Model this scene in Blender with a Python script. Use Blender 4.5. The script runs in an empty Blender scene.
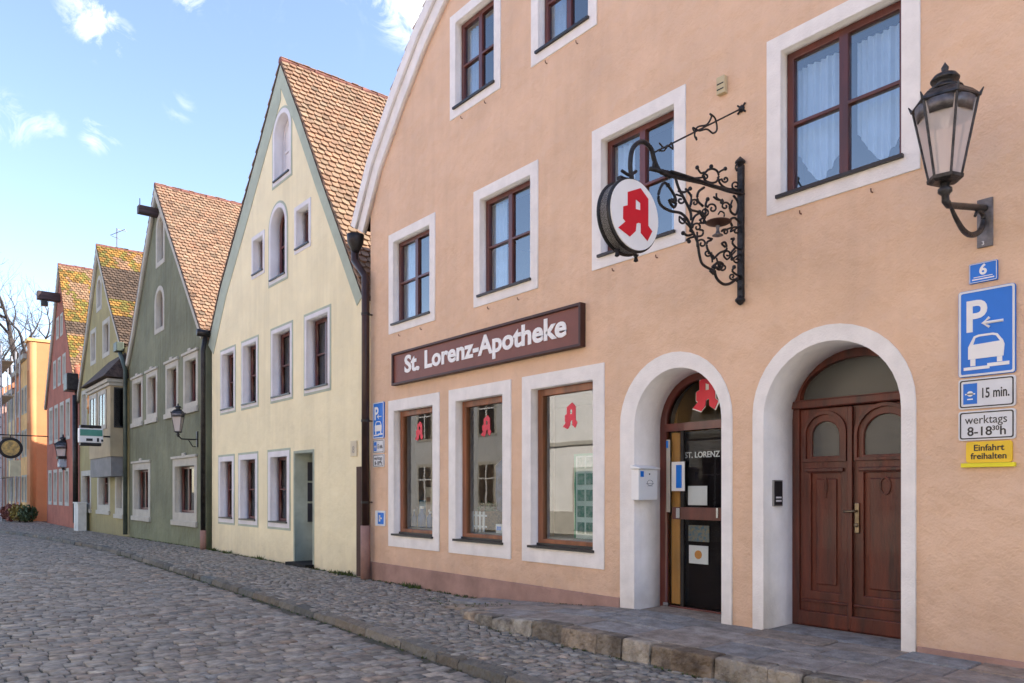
import bpy, bmesh, math, random
import numpy as np
from mathutils import Vector, Matrix
random.seed(7); rng = np.random.default_rng(7)
S = bpy.context.scene
COL = S.collection
# ------------------------------------------------------------------ camera, sky, sun, exposure
F, PCX, HZ, VX = 765., 512., 491., -110.
CY, CZ = -6., 1.5
_L = math.hypot(PCX-VX, F); rx, ry = (PCX-VX)/_L, F/_L; fx, fy = -ry, rx
cam = bpy.data.objects.new('camera', bpy.data.cameras.new('camera')); COL.objects.link(cam)
cam.location = (0, CY, CZ); cam.rotation_euler = (math.pi/2, 0, math.atan2(-fx, fy))
cam.data.sensor_width = 36; cam.data.lens = F/1024*36; cam.data.shift_y = (HZ-341.5)/1024
cam.data.clip_start = .05; cam.data.clip_end = 3000
S.camera = cam
SUN_EL = math.radians(34); SAZ = Vector((.60, .80)).normalized()
SDIR = Vector((SAZ.x*math.cos(SUN_EL), SAZ.y*math.cos(SUN_EL), math.sin(SUN_EL)))
W = bpy.data.worlds.new("World"); S.world = W; W.use_nodes = True
nt = W.node_tree; nt.nodes.clear()
def wn(t, **k):
    n = nt.nodes.new(t)
    for a, b in k.items(): setattr(n, a, b)
    return n
sky = wn('ShaderNodeTexSky', sky_type='NISHITA', sun_disc=False, sun_elevation=SUN_EL, sun_rotation=math.atan2(SAZ.x, SAZ.y),
         air_density=1.0, dust_density=.6, ozone_density=2.0, altitude=400)
bg = wn('ShaderNodeBackground'); bg.inputs['Strength'].default_value = .15
out = wn('ShaderNodeOutputWorld'); tc = wn('ShaderNodeTexCoord')
# a few wispy clouds: noise kept inside soft cones round chosen directions
def skydir(px, py):
    u = (px-PCX)/F; v = (HZ-py)/F
    return Vector((fx+u*rx, fy+u*ry, v)).normalized()
nz = wn('ShaderNodeTexNoise'); nz.inputs['Scale'].default_value = 20; nz.inputs['Detail'].default_value = 8; nz.inputs['Roughness'].default_value = .68; nz.inputs['Distortion'].default_value = 1.1
nt.links.new(tc.outputs['Generated'], nz.inputs['Vector'])
nz0 = wn('ShaderNodeTexNoise'); nz0.inputs['Scale'].default_value = 5; nz0.inputs['Detail'].default_value = 3
nt.links.new(tc.outputs['Generated'], nz0.inputs['Vector'])
acc = None
for (px, py, rad, amp) in [(84, 10, .034, .58), (108, 36, .034, .58), (8, 118, .032, .50), (100, 134, .026, .55), (412, 6, .055, .9), (190, -6, .022, .5), (50, 128, .02, .4), (180, 108, .02, .25),
                           (900, -500, .5, .7), (300, -700, .5, .6), (1400, 200, .4, .8)]:
    d = skydir(px, py)
    dp = wn('ShaderNodeVectorMath', operation='DOT_PRODUCT'); dp.inputs[1].default_value = d
    nrm = wn('ShaderNodeVectorMath', operation='NORMALIZE'); nt.links.new(tc.outputs['Generated'], nrm.inputs[0]); nt.links.new(nrm.outputs[0], dp.inputs[0])
    mr = wn('ShaderNodeMapRange'); mr.inputs['From Min'].default_value = math.cos(rad); mr.inputs['From Max'].default_value = 1
    mr.inputs['To Min'].default_value = 0; mr.inputs['To Max'].default_value = amp; mr.interpolation_type = 'SMOOTHSTEP'
    nt.links.new(dp.outputs['Value'], mr.inputs['Value'])
    if acc is None: acc = mr.outputs[0]
    else:
        ad = wn('ShaderNodeMath', operation='ADD'); nt.links.new(acc, ad.inputs[0]); nt.links.new(mr.outputs[0], ad.inputs[1]); acc = ad.outputs[0]
m1 = wn('ShaderNodeMath', operation='MULTIPLY_ADD'); nt.links.new(nz.outputs[0], m1.inputs[0]); m1.inputs[1].default_value = 4.5; m1.inputs[2].default_value = -2.5
m2 = wn('ShaderNodeMath', operation='ADD'); nt.links.new(m1.outputs[0], m2.inputs[0]); nt.links.new(acc, m2.inputs[1])
m3 = wn('ShaderNodeMath', operation='MULTIPLY', use_clamp=True); nt.links.new(m2.outputs[0], m3.inputs[0]); nt.links.new(acc, m3.inputs[1])
mixc = wn('ShaderNodeMix', data_type='RGBA'); nt.links.new(m3.outputs[0], mixc.inputs['Factor'])
sc = wn('ShaderNodeVectorMath', operation='MULTIPLY'); sc.inputs[1].default_value = (1.10, .985, .95)
nt.links.new(sky.outputs[0], sc.inputs[0]); nt.links.new(sc.outputs[0], mixc.inputs['A']); mixc.inputs['B'].default_value = (4.6, 4.6, 4.7, 1)
nt.links.new(mixc.outputs['Result'], bg.inputs['Color']); nt.links.new(bg.outputs[0], out.inputs[0])
sl = bpy.data.lights.new('sun', 'SUN'); sl.energy = 4.5; sl.angle = math.radians(.53); sl.color = (1, .91, .78)
sun = bpy.data.objects.new('sun', sl); COL.objects.link(sun); sun.rotation_euler = SDIR.to_track_quat('Z', 'Y').to_euler()
S.view_settings.view_transform = 'Standard'; S.view_settings.look = 'None'; S.view_settings.gamma = 1
S.view_settings.use_curve_mapping = False; S.view_settings.exposure = 1.5
S.render.engine = 'CYCLES'; S.cycles.max_bounces = 8; S.cycles.diffuse_bounces = 4; S.cycles.transparent_max_bounces = 12

# ------------------------------------------------------------------ helpers
def P(px, py, y=0.):          # point of the plane y=const seen at a place of the picture -> (x, z)
    u = (px-PCX)/F; t = (y-CY)/(fy+u*ry)
    return t*(fx+u*rx), CZ+(HZ-py)/F*t
def PX(px, py, x):            # point of the plane x=const -> (y, z)
    u = (px-PCX)/F; t = x/(fx+u*rx)
    return CY+t*(fy+u*ry), CZ+(HZ-py)/F*t
def srgb(r, g, b):
    f = lambda c: (c/255/12.92 if c/255 < .04045 else ((c/255+.055)/1.055)**2.4)
    return (f(r), f(g), f(b))
_m = {}
def mat(name, color, rough=.8, var=.08, scale=3., bump=0., bscale=60., metal=0., coat=0., color2=None, stretch=(1, 1, 1), spec=.5, attr=None, bump2=0., b2scale=4., dirt=None, streak=0.):
    if name in _m: return _m[name]
    m = bpy.data.materials.new(name); m.use_nodes = True; t = m.node_tree; b = t.nodes['Principled BSDF']
    N = t.nodes.new; Lk = t.links.new
    b.inputs['Roughness'].default_value = rough; b.inputs['Metallic'].default_value = metal
    b.inputs['Coat Weight'].default_value = coat; b.inputs['Specular IOR Level'].default_value = spec
    tcn = N('ShaderNodeTexCoord'); mp = N('ShaderNodeMapping'); mp.inputs['Scale'].default_value = stretch
    Lk(tcn.outputs['Object'], mp.inputs['Vector'])
    n1 = N('ShaderNodeTexNoise'); n1.inputs['Scale'].default_value = scale; n1.inputs['Detail'].default_value = 6; n1.inputs['Roughness'].default_value = .6
    Lk(mp.outputs[0], n1.inputs['Vector'])
    mx = N('ShaderNodeMix'); mx.data_type = 'RGBA'
    c = Vector(color)
    c2 = Vector(color2) if color2 else c*(1-2.2*var)
    c1 = c if color2 else c*(1+1.2*var)
    mx.inputs['A'].default_value = (*c1, 1); mx.inputs['B'].default_value = (*c2, 1)
    mr = N('ShaderNodeMapRange'); mr.inputs['From Min'].default_value = .35; mr.inputs['From Max'].default_value = .68
    Lk(n1.outputs[0], mr.inputs['Value']); Lk(mr.outputs[0], mx.inputs['Factor'])
    res = mx.outputs['Result']
    if attr:
        at = N('ShaderNodeAttribute'); at.attribute_name = attr
        ml = N('ShaderNodeMix'); ml.data_type = 'RGBA'; ml.blend_type = 'MULTIPLY'; ml.inputs['Factor'].default_value = 1
        Lk(res, ml.inputs['A']); Lk(at.outputs['Color'], ml.inputs['B']); res = ml.outputs['Result']
    if streak:   # faint rain streaks and patchy weathering of the paint
        mp2 = N('ShaderNodeMapping'); mp2.inputs['Scale'].default_value = (5, 5, .35); Lk(tcn.outputs['Object'], mp2.inputs['Vector'])
        n4 = N('ShaderNodeTexNoise'); n4.inputs['Scale'].default_value = 1.6; n4.inputs['Detail'].default_value = 7; Lk(mp2.outputs[0], n4.inputs['Vector'])
        n5 = N('ShaderNodeTexNoise'); n5.inputs['Scale'].default_value = .55; n5.inputs['Detail'].default_value = 4; Lk(tcn.outputs['Object'], n5.inputs['Vector'])
        m4 = N('ShaderNodeMath'); m4.operation = 'MULTIPLY'; Lk(n4.outputs[0], m4.inputs[0]); Lk(n5.outputs[0], m4.inputs[1])
        r4 = N('ShaderNodeMapRange'); r4.inputs['From Min'].default_value = .2; r4.inputs['From Max'].default_value = .42; r4.inputs['To Max'].default_value = streak; Lk(m4.outputs[0], r4.inputs['Value'])
        x4 = N('ShaderNodeMix'); x4.data_type = 'RGBA'; Lk(r4.outputs[0], x4.inputs['Factor']); Lk(res, x4.inputs['A']); x4.inputs['B'].default_value = (*(c*.62), 1); res = x4.outputs['Result']
    if dirt:   # grime and splash marks near the ground: (colour, height0, height1)
        sx = N('ShaderNodeSeparateXYZ'); Lk(tcn.outputs['Object'], sx.inputs[0])
        dr = N('ShaderNodeMapRange'); dr.inputs['From Min'].default_value = dirt[1]; dr.inputs['From Max'].default_value = dirt[2]
        dr.inputs['To Min'].default_value = .8; dr.inputs['To Max'].default_value = 0; Lk(sx.outputs['Z'], dr.inputs['Value'])
        n3 = N('ShaderNodeTexNoise'); n3.inputs['Scale'].default_value = 5; n3.inputs['Detail'].default_value = 8; Lk(tcn.outputs['Object'], n3.inputs['Vector'])
        m3_ = N('ShaderNodeMath'); m3_.operation = 'MULTIPLY'; Lk(dr.outputs[0], m3_.inputs[0]); Lk(n3.outputs[0], m3_.inputs[1])
        md = N('ShaderNodeMix'); md.data_type = 'RGBA'; Lk(m3_.outputs[0], md.inputs['Factor']); Lk(res, md.inputs['A']); md.inputs['B'].default_value = (*dirt[0], 1)
        res = md.outputs['Result']
    Lk(res, b.inputs['Base Color'])
    last = None
    for (st, bs, dist) in ((bump, bscale, .02), (bump2, b2scale, .25)):
        if st:
            n2 = N('ShaderNodeTexNoise'); n2.inputs['Scale'].default_value = bs; n2.inputs['Detail'].default_value = 5
            Lk(mp.outputs[0], n2.inputs['Vector'])
            bp = N('ShaderNodeBump'); bp.inputs['Strength'].default_value = st; bp.inputs['Distance'].default_value = dist
            Lk(n2.outputs[0], bp.inputs['Height'])
            if last: Lk(last, bp.inputs['Normal'])
            last = bp.outputs[0]
    if last: Lk(last, b.inputs['Normal'])
    _m[name] = m; return m
def glass(name, tint=(1, 1, 1), ior=1.7, rough=0.0, body=0., bodyc=(.5, .5, .5)):
    if name in _m: return _m[name]
    m = bpy.data.materials.new(name); m.use_nodes = True; t = m.node_tree; t.nodes.clear(); N = t.nodes.new
    o = N('ShaderNodeOutputMaterial'); tr = N('ShaderNodeBsdfTransparent'); tr.inputs[0].default_value = (*tint, 1)
    gl = N('ShaderNodeBsdfGlossy'); gl.inputs['Roughness'].default_value = rough; fr = N('ShaderNodeFresnel'); fr.inputs[0].default_value = ior
    # old panes are never quite flat
    nn = N('ShaderNodeTexNoise'); nn.inputs['Scale'].default_value = 1.6; tcn = N('ShaderNodeTexCoord'); t.links.new(tcn.outputs['Object'], nn.inputs['Vector'])
    bp = N('ShaderNodeBump'); bp.inputs['Strength'].default_value = .025; bp.inputs['Distance'].default_value = .02
    t.links.new(nn.outputs[0], bp.inputs['Height']); t.links.new(bp.outputs[0], gl.inputs['Normal'])
    under = tr.outputs[0]
    if body:
        df = N('ShaderNodeBsdfDiffuse'); df.inputs[0].default_value = (*bodyc, 1)
        mb = N('ShaderNodeMixShader'); mb.inputs[0].default_value = body
        t.links.new(tr.outputs[0], mb.inputs[1]); t.links.new(df.outputs[0], mb.inputs[2]); under = mb.outputs[0]
    geo = N('ShaderNodeNewGeometry'); inv = N('ShaderNodeMath'); inv.operation = 'SUBTRACT'; inv.inputs[0].default_value = 1; t.links.new(geo.outputs['Backfacing'], inv.inputs[1])
    mul = N('ShaderNodeMath'); mul.operation = 'MULTIPLY'; t.links.new(fr.outputs[0], mul.inputs[0]); t.links.new(inv.outputs[0], mul.inputs[1])
    mx = N('ShaderNodeMixShader'); t.links.new(mul.outputs[0], mx.inputs[0]); t.links.new(under, mx.inputs[1]); t.links.new(gl.outputs[0], mx.inputs[2])
    t.links.new(mx.outputs[0], o.inputs[0]); _m[name] = m; return m
def emis(name, color, s):
    if name in _m: return _m[name]
    m = bpy.data.materials.new(name); m.use_nodes = True; b = m.node_tree.nodes['Principled BSDF']
    b.inputs['Base Color'].default_value = (*color, 1); b.inputs['Emission Color'].default_value = (*color, 1); b.inputs['Emission Strength'].default_value = s
    _m[name] = m; return m
def tag(o, label=None, cat=None, group=None, kind=None):
    if label: o['label'] = label
    if cat: o['category'] = cat
    if group: o['group'] = group
    if kind: o['kind'] = kind
    return o
def thing(name, label, cat, loc, group=None, kind=None):
    o = bpy.data.objects.new(name, None); COL.objects.link(o); o.location = loc; o.empty_display_size = .2
    return tag(o, label, cat, group, kind)
def root_loc(p):
    v = Vector((0, 0, 0))
    while p is not None:
        v = v+p.location; p = p.parent
    return v
def link(name, me, m, parent=None, smooth=False, bevel=0.):
    o = bpy.data.objects.new(name, me); COL.objects.link(o)
    if m is not None:
        for k in (m if isinstance(m, (list, tuple)) else [m]): me.materials.append(k)
    if parent is not None:
        o.parent = parent
        if parent.type == 'EMPTY' or parent.parent is None: o.matrix_parent_inverse = Matrix.Translation(-root_loc(parent))
    if smooth:
        for p in me.polygons: p.use_smooth = True
    if bevel:
        b = o.modifiers.new('bevel', 'BEVEL'); b.width = bevel; b.segments = 2; b.limit_method = 'ANGLE'
    return o
class MB:
    def __init__(s): s.v = []; s.f = []
    def box(s, x0, x1, y0, y1, z0, z1):
        n = len(s.v); s.v += [(x, y, z) for z in (z0, z1) for y in (y0, y1) for x in (x0, x1)]
        s.f += [[n+i for i in q] for q in ((0, 2, 3, 1), (4, 5, 7, 6), (0, 1, 5, 4), (2, 6, 7, 3), (0, 4, 6, 2), (1, 3, 7, 5))]; return s
    def tube(s, pts, r, n=8, caps=True):
        pts = [Vector(p) for p in pts]; rr = r if isinstance(r, (list, tuple)) else [r]*len(pts)
        base = len(s.v); up = None
        for i, p in enumerate(pts):
            d = (pts[min(i+1, len(pts)-1)]-pts[max(i-1, 0)])
            if d.length < 1e-9: d = Vector((0, 0, 1))
            d.normalize()
            if up is None:
                up = Vector((0, 0, 1)) if abs(d.z) < .9 else Vector((1, 0, 0))
            a = d.cross(up)
            if a.length < 1e-4: a = d.cross(Vector((0, 1, 0)))
            a.normalize(); b = d.cross(a).normalized(); up = -b if False else up
            for k in range(n):
                t = 2*math.pi*k/n; q = p+(a*math.cos(t)+b*math.sin(t))*rr[i]; s.v.append(tuple(q))
        for i in range(len(pts)-1):
            for k in range(n):
                a0 = base+i*n+k; a1 = base+i*n+(k+1) % n; s.f.append([a0, a1, a1+n, a0+n])
        if caps: s.f.append([base+k for k in range(n)][::-1]); s.f.append([base+(len(pts)-1)*n+k for k in range(n)])
        return s
    def lathe(s, c, prof, n=20, ph=0., axis='z'):
        base = len(s.v)
        for (r, h) in prof:
            for k in range(n):
                t = ph+2*math.pi*k/n; a, b = r*math.cos(t), r*math.sin(t)
                s.v.append({'z': (c[0]+a, c[1]+b, c[2]+h), 'x': (c[0]+h, c[1]+a, c[2]+b), 'y': (c[0]+a, c[1]+h, c[2]+b)}[axis])
        for i in range(len(prof)-1):
            for k in range(n):
                a0 = base+i*n+k; a1 = base+i*n+(k+1) % n; s.f.append([a0, a1, a1+n, a0+n])
        s.f.append([base+k for k in range(n)][::-1]); s.f.append([base+(len(prof)-1)*n+k for k in range(n)]); return s
    def poly(s, pts):
        n = len(s.v); s.v += [tuple(p) for p in pts]; s.f.append(list(range(n, n+len(pts)))); return s
    def hexa(s, a, b):    # two matching quads joined
        n = len(s.v); s.v += [tuple(p) for p in a]+[tuple(p) for p in b]
        s.f += [[n, n+3, n+2, n+1], [n+4, n+5, n+6, n+7]]+[[n+i, n+(i+1) % 4, n+4+(i+1) % 4, n+4+i] for i in range(4)]; return s
    def mesh(s, name='m'):
        me = bpy.data.meshes.new(name); me.from_pydata(s.v, [], s.f)
        bm = bmesh.new(); bm.from_mesh(me); bmesh.ops.recalc_face_normals(bm, faces=bm.faces); bm.to_mesh(me); bm.free(); return me
    def build(s, name, m, parent=None, smooth=False, bevel=0.): return link(name, s.mesh(name), m, parent, smooth, bevel)
def slab_mesh(polys, w0, w1, plane='xz'):
    cu = bpy.data.curves.new('c', 'CURVE'); cu.dimensions = '2D'; cu.fill_mode = 'BOTH'; cu.extrude = .5
    for pts in polys:
        sp = cu.splines.new('POLY'); sp.points.add(len(pts)-1)
        for i, p in enumerate(pts): sp.points[i].co = (p[0], p[1], 0, 1)
        sp.use_cyclic_u = True
    ob = bpy.data.objects.new('c', cu); COL.objects.link(ob)
    me = bpy.data.meshes.new_from_object(ob.evaluated_get(bpy.context.evaluated_depsgraph_get()))
    bpy.data.objects.remove(ob); bpy.data.curves.remove(cu)
    for v in me.vertices:
        u, q, t = v.co; w = w0+(w1-w0)*(t+.5)
        v.co = (u, w, q) if plane == 'xz' else (w, u, q) if plane == 'yz' else (u, q, w)
    bm = bmesh.new(); bm.from_mesh(me); bmesh.ops.remove_doubles(bm, verts=bm.verts, dist=1e-5)
    bmesh.ops.recalc_face_normals(bm, faces=bm.faces); bm.to_mesh(me); bm.free()
    me.materials.clear(); return me
def slab(name, polys, w0, w1, m, parent=None, plane='xz', bevel=0.): return link(name, slab_mesh(polys, w0, w1, plane), m, parent, False, bevel)
def rect(x0, x1, z0, z1): return [(x0, z0), (x1, z0), (x1, z1), (x0, z1)]
def arch(x0, x1, z0, z1, rise=None, n=20):
    r = (x1-x0)/2; h = rise or r; c = (x0+x1)/2
    return [(x0, z0), (x1, z0)]+[(c+r*math.cos(t), z1-h+h*math.sin(t)) for t in [math.pi*i/n for i in range(n+1)]]
def circ(cx, cy, r, n=24, ry_=None): return [(cx+r*math.cos(2*math.pi*i/n), cy+(ry_ or r)*math.sin(2*math.pi*i/n)) for i in range(n)]
def text(name, body, m, parent, loc, size, face='-y', align='LEFT', bold=0., ext=.002, sx=1., space=1.):
    cu = bpy.data.curves.new('t', 'FONT'); cu.body = body; cu.size = size; cu.extrude = ext; cu.offset = bold; cu.align_x = align; cu.space_character = space
    cu.resolution_u = 4
    ob = bpy.data.objects.new('t', cu); COL.objects.link(ob)
    me = bpy.data.meshes.new_from_object(ob.evaluated_get(bpy.context.evaluated_depsgraph_get()))
    bpy.data.objects.remove(ob); bpy.data.curves.remove(cu)
    for v in me.vertices:
        a, b, c = v.co; a *= sx
        v.co = (loc[0]+a, loc[1]-c, loc[2]+b) if face == '-y' else (loc[0]+c, loc[1]+a, loc[2]+b)
    me.materials.clear(); return link(name, me, m, parent)
def fit(o, a, b, ax=0):
    vs = [v.co[ax] for v in o.data.vertices]; lo, hi = min(vs), max(vs)
    for v in o.data.vertices: v.co[ax] = a+(v.co[ax]-lo)*(b-a)/(hi-lo)
    return o
def copy_tree(o, parent=None):
    c = o.copy(); COL.objects.link(c); c.parent = parent
    for ch in list(o.children): copy_tree(ch, c)
    return c

# ------------------------------------------------------------------ materials
M_peach = mat('peach_plaster', (.775, .53, .365), .9, .04, 1.4, .35, 55, bump2=.3, b2scale=3.5, dirt=((.40, .26, .2), .1, 1.1), streak=.2)
M_plinth = mat('plinth_paint', (.36, .22, .18), .9, .12, 2.5, .4, 40)
M_white = mat('white_paint', (.86, .82, .79), .75, .035, 5, .25, 60, dirt=((.42, .36, .3), .2, .75), streak=.16)
M_jamb = mat('jamb_paint', (.74, .72, .74), .85, .04, 3, .2, 50)
M_yellow = mat('cream_plaster', (.89, .79, .53), .9, .035, 1.2, .25, 50, bump2=.16, b2scale=3, dirt=((.5, .42, .3), .0, .7), streak=.25)
M_mint = mat('mint_trim', (.42, .47, .38), .85, .05, 3, .2, 50)
M_green = mat('green_plaster', (.19, .20, .128), .9, .10, .9, .35, 40, bump2=.3, b2scale=3, dirt=((.22, .25, .13), -.1, 1.3), streak=.8)
M_greytrim = mat('grey_trim', (.46, .44, .38), .85, .06, 3, .2, 40)
M_olive = mat('olive_plaster', (.36, .31, .145), .9, .08, 1, .3, 40, bump2=.2, b2scale=3, dirt=((.2, .18, .1), -.1, 1.0), streak=.7)
M_olivebay = mat('bay_plaster', (.40, .33, .21), .9, .06, 2, .2, 40)
M_red = mat('red_plaster', (.38, .12, .075), .9, .12, 1.2, .25, 40)
M_orange = mat('orange_plaster', (.60, .26, .115), .9, .05, 1, .2, 40)
M_ochre = mat('ochre_plaster', (.85, .50, .20), .9, .10, 1.2, .2, 40)
M_rwood = mat('redbrown_wood', (.105, .022, .014), .38, .2, 6, .15, 60, coat=.3, stretch=(1, 1, .2))
M_bwood = mat('orangebrown_wood', (.25, .085, .03), .42, .2, 7, .15, 60, coat=.2, stretch=(1, 1, .15))
M_dwood = mat('door_wood', (.135, .024, .010), .4, .35, 6, .4, 70, coat=.12, color2=(.038, .009, .006), stretch=(2.2, 2.2, .18))
M_dark = mat('dark_metal', (.035, .032, .032), .45, .2, 8, .2, 80, metal=.6)
M_iron = mat('wrought_iron', (.028, .027, .03), .5, .3, 20, .3, 120, metal=.5)
M_lant = mat('lantern_metal', (.06, .058, .06), .42, .3, 15, .25, 100, metal=.6)
M_zinc = mat('zinc_plate', (.20, .19, .20), .5, .2, 10, .3, 80, metal=.6)
M_sill = mat('black_sill', (.02, .018, .018), .4, .1, 10)
M_pipe = mat('downpipe_brown', (.045, .022, .018), .4, .15, 4, metal=.3)
M_pipegrey = mat('downpipe_greygreen', (.08, .10, .08), .5, .15, 4, metal=.3)
M_sleeve = mat('pipe_sleeve', (.30, .17, .14), .7, .1, 5)
M_signbr = mat('sign_brown', (.19, .056, .038), .5, .06, 3, .1, 60)
M_signed = mat('sign_edge', (.05, .014, .010), .5, .1, 3)
M_letter = mat('letter_white', (.86, .85, .84), .5, .02)
M_blue = mat('sign_blue', (.0, .17, .68), .4, .05, 2)
M_sgwhite = mat('sign_white', (.72, .74, .78), .4, .03, 4)
M_black = mat('print_black', (.02, .02, .022), .5, .05)
M_yelsign = mat('sign_yellow', (.85, .55, .02), .45, .05, 5)
M_yelbar = mat('bright_yellow_bar', (.85, .75, .02), .5, .04)
M_logo = mat('logo_red', (.62, .0, .015), .4, .03)
M_logopink = mat('logo_red_on_glass', (.70, .03, .06), .5, .05)
M_paper = mat('paper', (.75, .76, .76), .7, .04)
M_curtain = mat('curtain_cloth', (.78, .80, .84), .9, .04, 6)
M_dcurt = mat('far_curtain', (.32, .30, .30), .9, .1, 4)
M_interior = mat('interior_wall', (.16, .14, .12), .9, .1)
M_ifloor = mat('interior_floor', (.16, .10, .06), .5, .1)
M_tan = mat('tan_panel', (.42, .24, .08), .6, .1, 3)
G_up = glass('window_glass', (.80, .88, .95), 3.1)
G_shop = glass('shop_glass', (.9, .93, .93), 1.9)
G_shop3 = glass('shop_glass_bright', (.9, .93, .93), 2.8)
G_door = glass('door_glass', (.93, .95, .95), 1.3)
G_far = glass('far_glass', (.5, .5, .52), 1.6)
G_lant = glass('lantern_glass', (.95, .9, .9), 1.3, .15, .55, (.75, .68, .66))
G_frost = glass('frosted_glass', (.4, .42, .42), 1.5, .25, .5, (.16, .16, .15))
M_stone = mat('slab_stone', (.36, .32, .285), .85, .3, 7, .9, 45, color2=(.19, .16, .135), bump2=.3, b2scale=6, attr='Col')
M_kerb = mat('kerb_stone', (.37, .31, .24), .8, .3, 6, .9, 30, color2=(.10, .075, .055), attr='Col', bump2=.5, b2scale=9)
M_sett = mat('road_sett', (.275, .24, .20), .78, .2, 14, .25, 60, attr='Col')
M_psett = mat('pavement_sett', (.285, .255, .215), .8, .2, 14, .25, 60, attr='Col')
M_joint = mat('joint_sand', (.13, .108, .08), .95, .3, 6, .6, 60, color2=(.045, .05, .03))
M_earth = mat('ground_earth', (.12, .11, .10), .95, .2, 1)
M_tile = mat('roof_tile', (.31, .19, .12), .8, .12, 9, .4, 50, attr='Col')
M_under = mat('roof_batten', (.06, .035, .025), .95, .2)
M_ridge = mat('ridge_tile', (.20, .075, .06), .8, .2, 6)
M_beam = mat('old_beam', (.06, .035, .035), .7, .3, 6, stretch=(4, .4, 4))
M_bark = mat('bark', (.07, .055, .05), .9, .3, 8, .6, 30)
M_leaf = mat('foliage', (.06, .085, .03), .7, .3, 6)
M_weed = mat('weed_green', (.08, .11, .03), .8, .3, 10)

# ------------------------------------------------------------------ ground
def zp(x):   # height of the pavement along the street
    if x > -19: return .09
    if x > -35: return .09-.14*(-19-x)/16
    return -.05
def zs(x): return zp(x)-.075
KERB = [(3, -2.5), (-1, -2.42), (-4.6, -2.22), (-6.75, -2.08), (-9.84, -1.96), (-14.7, -1.80), (-22, -1.62), (-29, -1.85), (-35, -2.35), (-38.5, -2.95), (-42, -4.0), (-45, -5.6), (-47, -8)]
def kerb_y(x):
    for (a, b), (c, d) in zip(KERB, KERB[1:]):
        if c <= x <= a: return b+(d-b)*(a-x)/(a-c)
    return KERB[0][1] if x > 3 else -12
g = MB().poly([(-900, -900, -.2), (900, -900, -.2), (900, 900, -.2), (-900, 900, -.2)]).build('ground', M_earth); tag(g, kind='structure')
def setts(name, cells, m, zf, hgt, crown, jit):
    """cells: array of (cx, cy, hx, hy, rot)"""
    C = np.array(cells); n = len(C)
    hx = C[:, 2]*(1+rng.normal(0, .05, n)); hy = C[:, 3]*(1+rng.normal(0, .05, n)); rot = C[:, 4]+rng.normal(0, .05, n)
    z = np.array([zf(x) for x in C[:, 0]])+rng.normal(0, jit, n); tx = rng.normal(0, .018, n); ty = rng.normal(0, .018, n)
    rings = [(1.0, -.05), (.98, -.009), (.90, -.001)]
    V = np.zeros((n, 12, 3))
    for ri, (s, dz) in enumerate(rings):
        for k, (a, b) in enumerate(((-1, -1), (1, -1), (1, 1), (-1, 1))):
            lx = a*hx*s; ly = b*hy*s
            if ri == 2: lx = lx - 0; 
            X = lx*np.cos(rot)-ly*np.sin(rot); Y = lx*np.sin(rot)+ly*np.cos(rot)
            V[:, ri*4+k, 0] = C[:, 0]+X+rng.normal(0, .003, n); V[:, ri*4+k, 1] = C[:, 1]+Y+rng.normal(0, .003, n); V[:, ri*4+k, 2] = z+dz*hgt+tx*lx+ty*ly
    fc = [[8, 9, 10, 11]]
    for r in (0, 4):
        for k in range(4): fc.append([r+k, r+(k+1) % 4, r+4+(k+1) % 4, r+4+k])
    Fc = (np.array(fc)[None]+12*np.arange(n)[:, None, None]).reshape(-1, 4)
    me = bpy.data.meshes.new(name); me.vertices.add(n*12); me.vertices.foreach_set('co', V.ravel())
    me.loops.add(len(Fc)*4); me.loops.foreach_set('vertex_index', Fc.ravel().astype(np.int32)); me.polygons.add(len(Fc))
    me.polygons.foreach_set('loop_start', np.arange(0, len(Fc)*4, 4, dtype=np.int32)); me.update(calc_edges=True)
    ca = me.color_attributes.new('Col', 'FLOAT_COLOR', 'POINT')
    v = np.clip(rng.normal(1., .16, n), .5, 1.6); hue = rng.normal(0, .035, n); warm = (rng.random(n) < .10)*.10
    col = np.stack([v*(1+hue+warm), v*(1+hue*.2), v*(1-hue*.6-warm*.6), np.ones(n)], 1)
    ca.data.foreach_set('color', np.repeat(col, 12, 0).ravel()); return me
def with_bed(name, me, m, bed):
    o = link(name, me, [m, M_joint]); b = MB()
    for q in bed: b.poly(q)
    me2 = b.mesh(); bm = bmesh.new(); bm.from_mesh(me); n0 = len(bm.faces); bm.from_mesh(me2); bm.faces.ensure_lookup_table()
    for f_ in bm.faces[n0:]: f_.material_index = 1
    bm.to_mesh(me); bm.free(); return o
# road: courses of setts laid across the street
cells = []
x = 1.2
while x > -46:
    w = .135+random.uniform(-.012, .014); ky = kerb_y(x-w/2)-.16
    y = ky-random.uniform(0, .12)
    ymin = -8.5 if x > -12 else -9.8
    dx0 = 0
    while y > ymin:
        l = random.uniform(.13, .235)
        cells.append((x-w/2+.03*math.sin(y*1.7+x*.4)+.015*math.sin(y*6+x*3), y-l/2, w/2-.0045, l/2-.0045, 0.)); y -= l
    x -= w
me = setts('road', cells, M_sett, zs, 1., 0, .0035)
xs = [3, 0, -3, -6, -10, -14, -19, -24, -29, -35, -38.5, -42, -45, -47, -60]
bed = []
for a, b in zip(xs, xs[1:]):
    ka, kb = kerb_y(a), kerb_y(b) if b > -47 else -12
    bed.append([(a, ka, zs(a)-.016), (b, max(kb, -12), zs(b)-.016), (b, -12, zs(b)-.016), (a, -12, zs(a)-.016)])
tag(with_bed('road', me, M_sett, bed), kind='structure')
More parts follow.
